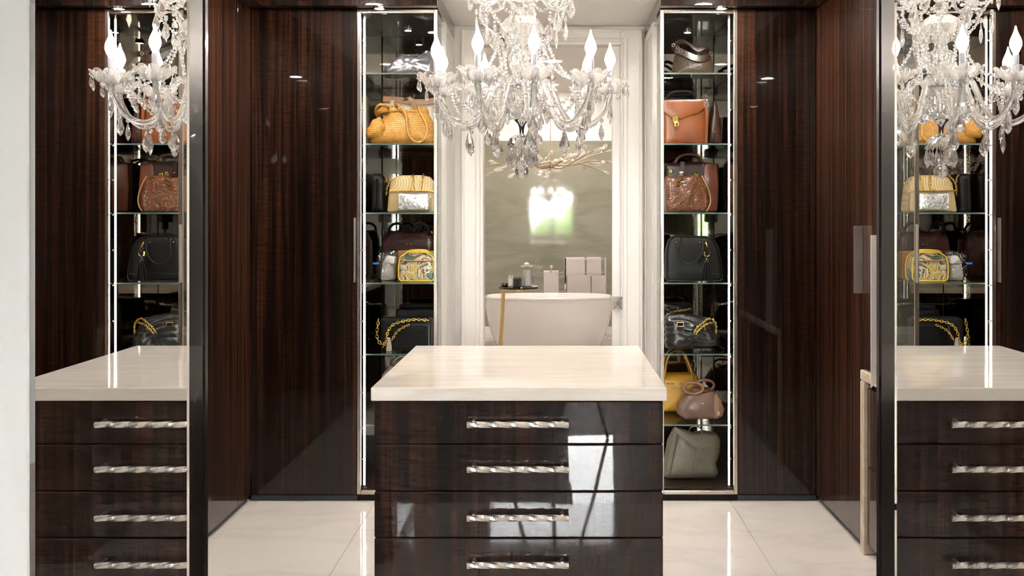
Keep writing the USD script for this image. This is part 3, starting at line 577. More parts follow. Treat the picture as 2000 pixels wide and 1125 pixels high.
part(t, 'shell', tub, 'white_ceramic', 50); part(t, 'drain', move(cyl((0, 0, .1185), .03, .006, 20, .002)), 'chrome')
# gold side table and what stands on it
SX, SY, SZ = (X(975, 10.6) + X(1052, 10.6)) / 2, 10.6, Z(559, 10.6); R = (X(1052, 10.6) - X(975, 10.6)) / 2
t = thing('side_table', 'slim gold cantilever side table with round black top beside the bathtub', 'side table', (SX, SY, 0))
part(t, 'table_top', move(lathe([(0, SZ - .022), (R - .004, SZ - .022), (R, SZ - .018), (R, SZ - .004), (R - .004, SZ), (0, SZ)], 48)), 'black_gloss')
part(t, 'rim', lathe([(R - .012, SZ - .035), (R + .002, SZ - .035), (R + .002, SZ - .0225), (R - .012, SZ - .0225), (R - .012, SZ - .035)], 48), 'brass')
part(t, 'leg', tube([(-R + .045, -.02, SZ - .0355), (-R + .03, -.02, SZ * .5), (-R + .005, -.02, .012)], .024, 4, flat=.8), 'brass', False)
part(t, 'base', move(lathe([(0, 0), (R - .02, 0), (R - .018, .008), (R - .03, .0115), (0, .0115)], 40)), 'brass')
def on_table(px, name, label, catg): return thing(name, label, catg, (X(px, SY), SY - .02, SZ))
t = on_table(1029, 'candle_jar', 'tall glass candle jar with a silver lid on the side table', 'candle')
part(t, 'glass', lathe([(0, 0), (.060, 0), (.062, .003), (.062, .205), (.059, .205), (.059, .006), (0, .006)], 32), 'jar_glass'); part(t, 'candle', move(cyl((0, 0, .0065), .036, .165, 24, .004)), 'white_wax')
part(t, 'lid', lathe([(0, .2055), (.066, .2055), (.067, .216), (.055, .221), (0, .222)], 32), 'chrome'); part(t, 'lid_flower', cat(*[ball((.017 * math.cos(a), .017 * math.sin(a), .232), .012, 2, .8) for a in np.arange(6) * PI / 3], ball((0, 0, .236), .014, 2)), 'white_wax', True)
t = on_table(1013, 'jar', 'black lidded jar on the side table before the candle', 'jar'); o = stage.GetPrimAtPath(t); o.GetAttribute('xformOp:translate').Set((X(1013, SY) - .01, SY - .10, SZ))
part(t, 'pot', lathe([(0, 0), (.044, 0), (.047, .004), (.047, .066), (.044, .07), (0, .07)], 32), 'black_gloss'); part(t, 'lid', lathe([(0, .0705), (.048, .0705), (.048, .085), (.03, .096), (0, .099)], 32), 'black_gloss')
t = on_table(998, 'lotion_bottle', 'small white bottle with a silver cap on the side table', 'bottle')
part(t, 'bottle', box(-.028, .028, -.028, .028, 0, .085, .005), 'white_wax'); part(t, 'cap', cat(box(-.029, .029, -.029, .029, .0855, .10, .003)), 'chrome'); part(t, 'bow', cat(*[ball((s * .013, 0, .106), .012, 2, .6) for s in (-1, 1)]), 'polished', True)
t = on_table(986, 'soap_dish', 'low black soap dish at the left rim of the side table', 'dish')
part(t, 'dish', lathe([(0, 0), (.03, 0), (.037, .012), (.036, .03), (.03, .034), (0, .03)], 28), 'black_gloss')
# towel rack with five towels
RY = 12.2
t = thing('towel_rack', 'chrome standing towel rack behind the bathtub hung with pale towels', 'towel rack', (0, RY, 0))
xl, xr = X(1040, RY), X(1182, RY); zr = [Z(506, RY), Z(541, RY), Z(569, RY)]
for x in (X(1104, RY), xl, xr): part(t, 'post', box(x - .012, x + .012, -.012, .012, 0, zr[0] + (.02 if x > xl + .1 else -.2), .004), 'chrome')
for k, z in enumerate(zr + [Z(532, RY)]): part(t, 'rail', tube([(xl if k else X(1104, RY), 0, z), (xr, 0, z)], .008, 12), 'chrome')
part(t, 'foot', box(xl - .02, xr + .02, -.12, .12, 0, .012, .003), 'chrome')
part(t, 'hook', cat(tube(spl([(X(1076, RY), 0, zr[1] + .008), (X(1076, RY), -.03, zr[1] + .08), (X(1077, RY), -.05, zr[1] + .11)], 10), .008, 8), ball((X(1077, RY), -.05, zr[1] + .125), .02, 2)), 'chrome')
def towel(x0, x1, ztop, drop, label, y=RY, seed=0):
    w = x1 - x0; th = .014
    prof = [(-.0165, -drop)] + [(-.0165, -drop * k / 7) for k in range(6, 0, -1)] + [(-.016, 0), (-.012, .012), (0, .0165), (.012, .012), (.016, 0)] + [(.0165, -drop * .8 * k / 7) for k in range(1, 8)]
    m = strap(np.array([(0, a, b) for a, b in prof]), w, th, (1, 0, 0)); m = m.subdivide().subdivide()
    v = m.vertices; v[:, 1] += np.where(v[:, 2] < -.02, .004 * np.sin(v[:, 0] * 42 + seed) * np.minimum(1, -v[:, 2] / .15), 0) ; v[:, 0] *= 1 - .05 * np.clip(v[:, 2] + .02, -.3, 0) * 1.2
    t = thing('towel', label, 'towel', ((x0 + x1) / 2, y, ztop), group=None); part(t, 'cloth', m, 'towel', 40)
    v2 = [(0, -.0245, -drop + .03), (0, -.0245, -drop + .05)]; part(t, 'border', strap(np.array(v2), w * .96, .004, (1, 0, 0)), 'towel')
towel(X(1106, RY), X(1142, RY), zr[0], .20, 'left hand towel on the top rail of the rack', seed=1); towel(X(1146, RY), X(1174, RY), zr[0], .20, 'right hand towel on the top rail of the rack', seed=2)
towel(X(1108, RY), X(1153, RY), zr[1], .24, 'wide hand towel on the lower rail of the rack', seed=3); towel(X(1156, RY), X(1181, RY), zr[1], .24, 'narrow hand towel on the lower rail of the rack', seed=4)
towel(X(1062, RY), X(1091, RY), Z(532, RY), .30, 'white towel hung alone left of the rack post', seed=5)
# twig chandelier over the tub
GX, GY = X(1075, 11.4), 11.4
t = thing('branch_chandelier', 'bronze twig chandelier with frosted glass leaves above the bathtub', 'chandelier', (GX, GY, BATH_CEIL)); lz = lambda z: z - BATH_CEIL
part(t, 'canopy', move(lathe([(0, -.03), (.06, -.03), (.065, -.0005), (0, -.0005)], 28)), 'bronze_branch'); part(t, 'stem', move(cyl((0, 0, lz(2.02)), .006, 2.97 - 2.02, 10)), 'bronze_branch')
r2 = random.Random(5)
plain('leaf_glass', (.92, .88, .80), .12, transmission_weight=.72, specular_ior_level=.5)
for k in range(12):
    a = k * PI / 6 + r2.uniform(-.15, .15); ln = r2.uniform(.62, .86); z0 = 2.02 + r2.uniform(-.01, .05); up = r2.uniform(-.12, .16)
    p = spl([(0, 0, lz(z0)), (.22 * ln * math.cos(a), .22 * ln * math.sin(a), lz(z0 - .03)), (.55 * ln * math.cos(a + .12), .55 * ln * math.sin(a + .12), lz(z0 + .02 + up * .3)), (ln * math.cos(a + .05), ln * math.sin(a + .05), lz(z0 + up))], 22)
    br = part(t, 'branch', tube(p, np.linspace(.010, .005, 22), 7), 'bronze_branch')
    for q, s in ((21, 0), (15, .9), (15, -.8), (10, .8)):
        e = p[q]; d = p[q] - p[q - 3]; d /= np.linalg.norm(d); d = np.array([d[0] * math.cos(s) - d[1] * math.sin(s), d[0] * math.sin(s) + d[1] * math.cos(s), d[2] + r2.uniform(-.2, .5)]); d /= np.linalg.norm(d)
        if s: part(t, 'twig', tube([e, e + d * .07], .004, 6), 'bronze_branch'); e = e + d * .065
        lf = lathe([(0, 0), (.006, .004), (.014, .03), (.022, .065), (.024, .085), (.016, .108), (.005, .12), (0, .121)], 12)
        w = trimesh.geometry.align_vectors((0, 0, 1), d); lf.apply_transform(w); lf.apply_translation(e - d * .004); part(br, 'glass_leaf', lf, 'leaf_glass', True)

# ------------------------------------------------------------------ bag materials
def leather(name, c, r=.38, grain=160, k=.25, c2=None, **kw): plain(name, c, r, bump=(grain, k), var=(7, c2) if c2 else None, coat_weight=kw.get('coat', .25), coat_roughness=.25, specular_ior_level=kw.get('spec', .5))
def celled(name, c, edge, scale, r=.25, k=.7, stretch=(1, 1, 1)):
    mat(name, {'g': ('texture_coordinate', {}), 'm': ('mapping', {'scale': stretch}), 'v': ('voronoi_texture', {'feature': 'distance_to_edge', 'scale': scale, 'randomness': .75}), 'r': ('rgb_ramp', {'ramp': [(0, edge), (.06, c), (1, c)]}),
               'h': ('rgb_ramp', {'ramp': [(0, (0, 0, 0)), (.16, (1, 1, 1)), (1, (1, 1, 1))]}), 'b': ('bump', {'strength': k, 'distance': .004}), 'p': ('principled_bsdf', {'roughness': r, 'coat_weight': .4, 'coat_roughness': .12})},
        [('g.object', 'm.vector'), ('m.vector', 'v.vector'), ('v.distance', 'r.fac'), ('v.distance', 'h.fac'), ('r.color', 'p.base_color'), ('h.color', 'b.height'), ('b.normal', 'p.normal')], 'p.BSDF')
def woven(name, c, c2, gap, w, h, tilt=0.0, r=.45, metal=0.0):
    mat(name, {'g': ('texture_coordinate', {}), 's': ('separate_xyz', {}), 'c': ('combine_xyz', {}), 'm': ('mapping', {'rotation': (0, 0, tilt)}),
               'k': ('brick_texture', {'color1': c, 'color2': c2, 'mortar': gap, 'scale': 1.0, 'mortar_size': w * .10, 'mortar_smooth': .9, 'brick_width': w, 'row_height': h}), 'i': ('invert', {}), 'b': ('bump', {'strength': .9, 'distance': .003}), 'p': ('principled_bsdf', {'roughness': r, 'metallic': metal})},
        [('g.object', 's.vector'), ('s.x', 'c.x'), ('s.z', 'c.y'), ('c.vector', 'm.vector'), ('m.vector', 'k.vector'), ('k.color', 'p.base_color'), ('k.fac', 'i.color'), ('i.color', 'b.height'), ('b.normal', 'p.normal')], 'p.BSDF')
leather('black_leather', (.0055, .005, .005), .42, coat=.05, spec=.2); leather('black_patent', (.006, .006, .0065), .12, 60, .05); leather('cognac_leather', (.215, .060, .014), .26, 40, .18, (.14, .036, .009)); leather('espresso_leather', (.030, .010, .006), .28, 60, .2)
leather('chestnut_leather', (.105, .027, .011), .24, 50, .25); leather('tan_leather', (.30, .13, .045), .4); leather('saddle_leather', (.26, .115, .035), .36); leather('yellow_leather', (.50, .255, .013), .5, 90, .3, (.40, .19, .009))
leather('mauve_brown', (.135, .070, .046), .42, 40, .2, (.105, .052, .034)); leather('mauve_shine', (.24, .12, .070), .2, 40, .2); leather('grey_taupe', (.115, .095, .066), .5, 260, .3); leather('blush_leather', (.34, .26, .22), .5); leather('bone_leather', (.55, .50, .47), .45); leather('amber_leather', (.36, .17, .03), .45, 90, .3)
plain('canvas', (.68, .59, .49), .9, bump=(420, .6)); plain('puffy', (.012, .011, .011), .22, bump=(30, .35), coat_weight=.4); plain('foil', (.58, .56, .63), .30, .9, bump=(26, 1.0)); plain('wood_ring', (.20, .09, .045), .22, coat_weight=.7)
plain('blue_tab', (.01, .13, .50), .4); plain('zip_yellow', (.62, .42, .05), .4)
celled('croc_brown', (.135, .044, .018), (.050, .014, .006), 52, .24, .7, (1, 1, 1.45)); celled('croc_burgundy', (.050, .008, .008), (.022, .004, .004), 105, .28, .5, (1, 1, 1.3))
woven('woven_mustard', (.52, .25, .046), (.45, .205, .034), (.34, .15, .024), .0135, .0108, 0.0); woven('woven_taupe', (.085, .058, .036), (.068, .045, .027), (.025, .016, .010), .013, .0085, .6, .34)
woven('ridged_beige', (.50, .37, .20), (.48, .35, .18), (.33, .23, .11), .5, .0072, 0); 
mat('shell_beige', {'g': ('texture_coordinate', {}), 'm': ('mapping', {'location': (.10, 0, -.155), 'scale': (1, .01, 1)}), 'w': ('wave_texture', {'wave_type': 'rings', 'rings_direction': 'spherical', 'scale': 22, 'distortion': .6}), 'r': ('rgb_ramp', {'ramp': [(0, (.38, .25, .105)), (.4, (.54, .39, .20)), (1, (.58, .42, .23))]}), 'b': ('bump', {'strength': .5, 'distance': .003}), 'p': ('principled_bsdf', {'roughness': .4})},
    [('g.object', 'm.vector'), ('m.vector', 'w.vector'), ('w.fac', 'r.fac'), ('w.fac', 'b.height'), ('r.color', 'p.base_color'), ('b.normal', 'p.normal')], 'p.BSDF')
mat('glitter', {'g': ('texture_coordinate', {}), 'v': ('voronoi_texture', {'scale': 170, 'feature': 'f1'}), 'c': ('rgb_ramp', {'ramp': [(.1, (.22, .20, .20)), (.45, (.62, .58, .58)), (.75, (.95, .92, .92))]}), 'b': ('bump', {'strength': 1.0, 'distance': .004}), 'p': ('principled_bsdf', {'metallic': .5, 'roughness': .3})},
    [('g.object', 'v.vector'), ('v.color', 'c.fac'), ('c.color', 'p.base_color'), ('v.color', 'b.height'), ('b.normal', 'p.normal')], 'p.BSDF')
mat('python', {'g': ('texture_coordinate', {}), 'm': ('mapping', {'scale': (1, .3, 1)}), 'n': ('noise_texture', {'scale': 17, 'detail': 3, 'distortion': .8}), 'r': ('rgb_ramp', {'ramp': [(0, (.50, .36, .08)), (.34, (.50, .36, .08)), (.42, (.62, .50, .34)), (.47, (.10, .08, .05)), (.50, (.58, .46, .30)), (.555, (.09, .075, .045)), (.60, (.055, .15, .11)), (.8, (.08, .20, .15))], 'interpolate': False}),
    'v': ('voronoi_texture', {'feature': 'distance_to_edge', 'scale': 150}), 'vr': ('rgb_ramp', {'ramp': [(0, (.35, .32, .28)), (.12, (1, 1, 1)), (1, (1, 1, 1))]}), 'x': ('mix', {'mix_type': 'multiply', 'fac': 1.0}), 'b': ('bump', {'strength': .5, 'distance': .002}), 'p': ('principled_bsdf', {'roughness': .3, 'coat_weight': .3})},
    [('g.object', 'm.vector'), ('m.vector', 'n.vector'), ('g.object', 'v.vector'), ('n.fac', 'r.fac'), ('v.distance', 'vr.fac'), ('r.color', 'x.color1'), ('vr.color', 'x.color2'), ('x.color', 'p.base_color'), ('v.distance', 'b.height'), ('b.normal', 'p.normal')], 'p.BSDF')

# ------------------------------------------------------------------ bags: x to the right, y away from the viewer, z up from the shelf
def bag(name, label, x, y, z, catg='handbag', rz=0): return thing(name, label, catg, (x, y, z + .0004), rz)
def sit(m, z=0.0):
    m.apply_translation((0, 0, z - m.bounds[0][2])); return m
def stud(c, r=.005): return ball(c, r, 2)
S1, S2, S3, S4, S5, S6 = SHELF; S7 = FLOORZ
# ---- left cabinet
t = bag('handbag', 'crumpled metallic silver bag on the top shelf of the left cabinet', -.768, 5.50, S1)
part(t, 'body', sit(puff([(-.14, 0), (.14, 0), (.145, .045), (.125, .10), (.088, .132), (.06, .105), (.0, .112), (-.05, .108), (-.09, .075), (-.135, .035)], .20, 3.0, .018, 24, 3, .3, 128, .01, (.06, .12, .2, .3, .4, .5, .6, .68, .76, .83, .89, .94, .975, 1.0))), 'foil', 50)
part(t, 'strap', strap(spl([(.10, -.095, .02), (.115, -.07, .10), (.09, -.02, .142), (.05, -.06, .10), (.02, -.098, .05)], 26), .022, .003, (.6, 0, .8)), 'foil', 40); part(t, 'strap_ring', ring((-.035, -.02, .120), .016, .0025, (0, 1, .3)), 'chrome')
t = bag('handbag', 'large mustard woven leather bag on the second shelf of the left cabinet', -.792, 5.40, S2)
part(t, 'body', sit(puff([(-.168, 0), (.168, 0), (.172, .05), (.165, .12), (.135, .17), (.07, .178), (.0, .172), (-.06, .175), (-.10, .140), (-.15, .075), (-.17, .03)], .21, 3.2, .007, 14, 5, .45, 96, .015)), 'woven_mustard', 50)
part(t, 'gathered_top', sit(puff([(-.15, .0), (.14, .0), (.13, .035), (.05, .03), (-.02, .028), (-.075, .052), (-.12, .04)], .10, 2.2, .010, 30, 8, .2, 72, .012), .155), 'woven_mustard', 50)
part(t, 'side_fold', move(sit(puff([(-.05, 0), (.03, .01), (.05, .06), (.02, .115), (-.02, .10), (-.055, .04)], .06, 2.2, .006, 30, 4, .2, 48)), -.125, -.085, .03), 'woven_mustard', 50)
part(t, 'handle', tube(spl([(-.03, -.02, .19), (-.012, -.085, .205), (.022, -.10, .17), (.038, -.112, .09), (.062, -.118, .025), (.10, -.118, .008), (.135, -.112, .04), (.140, -.108, .085), (.105, -.08, .16), (.085, -.03, .20)], 60), .0075, 10, lobes=3, twist=.5), 'amber_leather', True, 'braided shoulder handle')
part(t, 'handle', tube(spl([(-.13, .0, .15), (-.135, -.05, .175), (-.105, -.085, .205), (-.075, -.06, .20), (-.07, -.02, .185)], 36), .0075, 10, lobes=3, twist=.5), 'amber_leather', True)
t = bag('tote_bag', 'cream canvas tote with tan straps behind the mustard woven bag', -.79, 5.67, S2, 'tote bag')
part(t, 'body', sit(puff([(-.15, 0), (.15, 0), (.15, .27), (-.14, .28)], .15, 5, .004, 12, 2, .35, 64, .012)), 'canvas', 50); part(t, 'top_band', strap(spl([(-.142, -.058, .268), (-.05, -.064, .262), (.06, -.064, .250), (.148, -.058, .262)], 20), .032, .006, (0, .05, 1)), 'saddle_leather', 40)
part(t, 'strap', strap(spl([(-.02, -.066, .26), (.0, -.085, .275), (.03, -.095, .235), (.055, -.094, .17), (.07, -.088, .10)], 26), .024, .004, (1, 0, .35)), 'saddle_leather', 40); part(t, 'strap', strap(spl([(-.115, -.07, .02), (-.105, -.078, .14), (-.09, -.074, .24), (-.085, -.068, .262)], 20), .022, .004, (1, 0, 0)), 'saddle_leather', 40)
part(t, 'hook', tube(spl([(.02, -.07, .258), (.03, -.082, .272), (.034, -.08, .29)], 8), .0025, 6), 'brass')
t = bag('handbag', 'slim upright black leather bag at the left end of the third shelf', -.928, 5.52, S3)
part(t, 'body', sit(puff([(-.034, 0), (.034, 0), (.034, .19), (.02, .207), (-.034, .212)], .24, 6, .002, 20, 1, .15, 64, .01)), 'black_leather', 50); part(t, 'gusset', box(-.004, .004, -.1225, -.110, .012, .18, .003), 'black_patent'); part(t, 'tab', tube(spl([(.03, -.09, .20), (.045, -.10, .185), (.047, -.10, .16)], 8), .004, 6), 'saddle_leather')
t = bag('handbag', 'beige structured dome bag with gold chain on the third shelf', -.748, 5.47, S3)
part(t, 'body', sit(puff([(-.13, 0), (.13, 0), (.125, .09), (.118, .155), (.095, .19), (.05, .2), (-.06, .2), (-.10, .188), (-.120, .155), (-.128, .08)], .15, 6, 0, 1, 0, .35, 80, .016)), 'shell_beige', 50)
part(t, 'front_flap', sit(puff([(-.128, 0), (.128, 0), (.122, .108), (-.112, .112)], .05, 6, 0, 1, 0, .15, 64, .006)).apply_translation((0, -.062, .002)), 'ridged_beige', 40); part(t, 'flap_bar', tube([(-.112, -.088, .115), (.122, -.088, .112)], .0035, 8), 'gold'); part(t, 'clasp', cat(ball((-.006, -.091, .115), .0065, 2), ball((.006, -.091, .117), .0065, 2)), 'gold', True)
part(t, 'chain', chain([(-.135, -.05, .09), (-.128, -.062, .13), (-.115, -.068, .165), (-.09, -.058, .195)], .014), 'gold', True); part(t, 'chain', chain([(.005, -.04, .204), (.010, -.064, .175), (.016, -.080, .14), (.020, -.088, .118)], .013), 'gold', True); part(t, 'chain', chain([(.062, -.04, .204), (.060, -.064, .175), (.058, -.080, .14), (.056, -.088, .118)], .013), 'gold', True)
t = thing('display_stand', 'clear acrylic stand under the glittering clutch', 'stand', (-.722, 5.325, S3 + .0004)); part(t, 'base', box(-.088, .088, -.028, .028, 0, .012, .002), 'jar_glass', False); part(t, 'back_rest', box(-.088, .088, .0225, .0275, .0122, .075, .001), 'jar_glass', False)
t = bag('clutch', 'small glittering silver clutch in front of the beige bag', -.724, 5.318, S3 + .0125, 'clutch bag')
part(t, 'body', sit(puff([(-.078, 0), (.078, 0), (.08, .04), (.078, .086), (0, .082), (-.078, .086), (-.08, .04)], .040, 2.6, .001, 30, 1, .1, 72, .006)), 'glitter', True); part(t, 'frame_bar', tube([(-.074, 0, .087), (.074, 0, .087)], .003, 8), 'chrome')
t = bag('handbag', 'dark burgundy crocodile bag at the back of the fourth shelf', -.795, 5.70, S4)
part(t, 'body', sit(puff([(-.15, 0), (.15, 0), (.148, .20), (.12, .262), (.04, .25), (-.04, .255), (-.12, .262), (-.148, .20)], .16, 5, .001, 10, 1, .4, 80, .014)), 'croc_burgundy', 50); part(t, 'clasp', stud((-.008, -.074, .185), .006), 'gold', True); part(t, 'clasp', stud((.014, -.074, .185), .006), 'gold', True)
for s in (-1, 1): part(t, 'handle', tube(spl([(s * .11, -.045, .235), (s * .10, -.055, .285), (s * .055, -.055, .300), (s * .02, -.05, .25)], 20), .008, 8), 'black_leather', True)
t = bag('handbag', 'tan brown box bag between the burgundy bag and the snakeskin bag', -.737, 5.555, S4)
part(t, 'body', sit(puff([(-.112, 0), (.112, 0), (.112, .152), (-.10, .156)], .10, 7, .001, 12, 1, .1, 64, .01)), 'saddle_leather', 50); part(t, 'flap', sit(puff([(-.10, 0), (.112, 0), (.112, .07), (-.10, .072)], .012, 5, 0, 1, 0, 0, 48, .006)).apply_translation((0, -.050, .085)), 'saddle_leather', 50)
t = bag('handbag', 'small yellow and green snakeskin dome bag on the fourth shelf', -.711, 5.385, S4)
sn = [(-.092, 0), (.092, 0), (.094, .08), (.085, .125), (.05, .15), (-.05, .15), (-.085, .125), (-.094, .08)]
part(t, 'body', sit(puff(sn, .105, 7, 0, 1, 0, .1, 80, .02)), 'python', 50); qo = round_poly(sn, .02, 72)
for y in (-.050, .050): part(t, 'piping', tube(np.stack([qo[:, 0] * 1.0, np.full(72, y), np.maximum(qo[:, 1] + .002, .0038)], 1), .0035, 6, closed=True), 'zip_yellow', True, 'yellow piped edge')
part(t, 'zip', tube([(-.068, -.054, .108), (.088, -.054, .108)], .004, 8), 'saddle_leather'); part(t, 'zip_pull', box(.076, .088, -.060, -.0545, .085, .106, .002), 'gold')
for y in (-.03, .03): part(t, 'handle', tube(spl([(-.06, y, .145), (-.045, y - .02, .158), (.0, y - .025, .163), (.05, y - .02, .158), (.06, y, .145)], 20), .004, 8), 'zip_yellow', True)
t = bag('pouch', 'white leather pouch wrapped in clear plastic with a blue zip tab', -.880, 5.42, S4, 'pouch')
part(t, 'pouch_body', sit(puff([(-.03, 0), (.045, .003), (.052, .13), (.0, .135), (-.02, .09)], .10, 3, .003, 24, 2, .2, 48, .01)), 'bone_leather', 50); part(t, 'flap', sit(puff([(-.018, 0), (.05, 0), (.05, .035), (.016, .045)], .012, 4, 0, 1, 0, 0, 40, .006)).apply_translation((0, -.046, .09)), 'bone_leather', 50)
part(t, 'plastic_wrap', sit(puff([(-.048, .0), (.056, 0), (.058, .155), (-.045, .162), (-.056, .08)], .125, 2.6, .010, 32, 6, .25, 80, .008)), 'plastic_film', False); part(t, 'zip_tab', box(-.062, -.030, -.066, -.061, .088, .098, .002), 'blue_tab'); 
t = bag('handbag', 'black flap bag with heavy gold chain on the fifth shelf', -.775, 5.44, S5)
part(t, 'body', sit(puff([(-.135, 0), (.135, 0), (.137, .16), (.12, .172), (-.12, .172), (-.137, .16)], .12, 8, 0, 1, 0, .15, 64, .008)), 'black_leather', 50)
part(t, 'front_flap', sit(puff([(-.055, 0), (.128, 0), (.128, .128), (-.055, .128)], .02, 6, 0, 1, 0, 0, 56, .010)).apply_translation((0, -.058, .012)), 'black_patent', 50); part(t, 'frame_line', tube(np.array([(-.045, -.070, .022), (.118, -.070, .022), (.118, -.070, .130), (-.045, -.070, .130)]), .0012, 5, closed=True), 'black_leather')
part(t, 'chain', chain([(-.145, -.04, .165), (-.148, -.055, .12), (-.146, -.06, .06), (-.125, -.066, .034), (-.10, -.075, .045)], .022, .0028), 'gold', True); part(t, 'chain', chain([(-.118, -.075, .018), (-.10, -.078, .05), (-.09, -.072, .10), (-.065, -.066, .135), (-.02, -.062, .152), (.05, -.058, .162), (.12, -.054, .158)], .019, .0026), 'gold', True); part(t, 'chain', chain([(-.068, -.082, .055), (-.05, -.075, .09), (-.02, -.072, .118), (.02, -.068, .135)], .016, .0022), 'gold', True)
part(t, 'charm', move(lathe([(0, 0), (.014, 0), (.015, .01), (.011, .045), (.007, .056), (.009, .062), (.004, .068), (0, .068)], 20), -.082, -.088, .002), 'blush_leather', 40, 'pale leather tassel charm')
t = bag('handbag', 'plain black box bag behind the gold chain flap bag', -.745, 5.66, S5)
part(t, 'body', sit(puff([(-.12, 0), (.12, 0), (.12, .20), (-.12, .20)], .14, 8, 0, 1, 0, .1, 56, .012)), 'black_leather', 50); part(t, 'lid_strip', box(-.10, .10, -.05, .05, .2005, .222, .008), 'black_patent')
t = bag('tote_bag', 'blush beige slouchy tote on the sixth shelf partly behind the counter', -.80, 5.47, S6, 'tote bag')
part(t, 'body', sit(puff([(-.145, 0), (.145, 0), (.135, .20), (.10, .27), (-.07, .275), (-.115, .22), (-.14, .10)], .17, 3.4, .006, 14, 7, .45, 72, .02)), 'blush_leather', 50); part(t, 'cuff', sit(puff([(-.075, 0), (.09, 0), (.10, .03), (-.07, .045)], .075, 3, .004, 20, 3, 0, 48, .012), .262), 'grey_taupe', 50)
for y in (-.03, .03): part(t, 'strap', strap(spl([(-.05, y, .29), (-.03, y, .312), (.04, y, .314), (.06, y, .29)], 16), .016, .004, (0, 1, 0)), 'blush_leather', 40)
# ---- right cabinet
t = bag('hobo_bag', 'taupe woven hobo bag on the top shelf of the right cabinet', .752, 5.48, S1)
part(t, 'body', sit(puff([(-.125, 0), (.115, 0), (.108, .06), (.092, .115), (.06, .13), (.0, .122), (-.07, .145), (-.10, .135), (-.112, .07)], .17, 2.8, .004, 12, 3, .5, 80, .016)), 'woven_taupe', 50)
part(t, 'collar', strap(spl([(-.105, -.045, .150), (-.06, -.062, .128), (.0, -.070, .100), (.05, -.066, .098), (.085, -.05, .118)], 24), .034, .006, (.15, .1, 1)), 'espresso_leather', 40)
part(t, 'handle', strap(spl([(-.12, -.04, .165), (-.085, -.06, .19), (-.03, -.07, .170), (.02, -.075, .140), (.06, -.065, .155), (.082, -.05, .125)], 36), .018, .006, (0, .3, 1)), 'espresso_leather', 40); part(t, 'handle', strap(spl([(-.11, .03, .16), (-.06, .02, .200), (.0, .01, .175), (.05, .01, .16), (.085, .02, .125)], 30), .018, .006, (0, .3, 1)), 'espresso_leather', 40)
for k, (x, z) in enumerate(((-.115, .168), (-.092, .155), (-.075, .140), (.083, .124))): part(t, 'buckle', ring((x, -.066, z), .008, .002, (0, 1, .2), 14), 'polished')
t = bag('satchel', 'shiny cognac leather satchel with brass lock on the second shelf', .693, 5.42, S2)
part(t, 'body', sit(puff([(-.115, 0), (.115, 0), (.118, .12), (.112, .235), (-.118, .228)], .13, 6, .003, 9, 2, .15, 80, .014)), 'cognac_leather', 50)
fp = np.array([(-.117, .236), (.112, .240), (.108, .20), (.07, .165), (.02, .150), (-.02, .132), (-.06, .128), (-.09, .150), (-.116, .17)])
part(t, 'flap', puff(fp[::-1], .022, 3.5, 0, 1, 0, -.0, 80, .006).apply_translation((0, -.060, 0)), 'cognac_leather', 50); part(t, 'lock_plate', box(-.068, -.036, -.082, -.072, .118, .150, .004), 'gold'); part(t, 'lock', cat(lathe([(0, 0), (.014, 0), (.015, .004), (.008, .009), (0, .010)], 20).apply_transform(trimesh.transformations.rotation_matrix(PI / 2, (1, 0, 0))).apply_translation((-.052, -.0822, .108))), 'gold', 40, 'round brass lock boss')
part(t, 'side_strap', strap(spl([(.098, -.066, .235), (.108, -.072, .19), (.109, -.073, .10), (.106, -.070, .01)], 20), .016, .004, (1, 0, 0)), 'cognac_leather', 40); part(t, 'buckle', cat(*[box(.094 + a, .098 + a, -.080, -.0745, .195, .217, .001) for a in (0, .020)]), 'polished'); part(t, 'buckle_bar', cat(box(.094, .118, -.080, -.0745, .2172, .221, .001)), 'polished')
part(t, 'handle', tube(spl([(-.09, 0, .225), (-.08, -.01, .268), (-.02, -.012, .285), (.05, -.01, .27), (.06, 0, .235)], 24), .008, 8), 'black_leather', True)
t = bag('handbag', 'tall black leather bag standing behind the cognac satchel', .685, 5.66, S2)
part(t, 'body', sit(puff([(-.09, 0), (.09, 0), (.09, .28), (.06, .312), (-.09, .32)], .16, 5, .003, 10, 4, .3, 64, .016)), 'black_leather', 50); part(t, 'zip', tube([(-.085, -.062, .285), (.08, -.062, .288)], .003, 6), 'chrome')
t = bag('handbag', 'narrow dark brown bag leaning at the right end of the second shelf', .856, 5.47, S2)
part(t, 'body', sit(puff([(-.036, 0), (.036, 0), (.034, .10), (.012, .235), (-.008, .24), (-.03, .12)], .17, 4, .002, 14, 5, .2, 56, .008)), 'espresso_leather', 50); part(t, 'seam', tube([(.002, -.084, .02), (.002, -.078, .20)], .0015, 6), 'chestnut_leather'); part(t, 'stud', stud((-.008, -.087, .07), .003), 'polished', True)
t = bag('handbag', 'glossy brown crocodile bag with gold rings on the third shelf', .698, 5.385, S3)
part(t, 'body', sit(puff([(-.112, 0), (.098, 0), (.12, .03), (.122, .085), (.108, .13), (.088, .175), (.062, .196), (.02, .196), (-.04, .182), (-.112, .198)], .14, 4, .003, 12, 4, .3, 96, .014)), 'croc_brown', 50)
part(t, 'side_piping', tube(spl([(.075, -.064, .19), (.098, -.066, .145), (.118, -.062, .09), (.118, -.062, .04), (.098, -.064, .005)], 30), .004, 7), 'tan_leather', True); part(t, 'handle', tube(spl([(.035, -.070, .165), (.022, -.088, .115), (-.005, -.098, .06), (-.05, -.102, .025), (-.085, -.102, .03), (-.108, -.095, .06)], 40), .0045, 8), 'croc_brown', True)
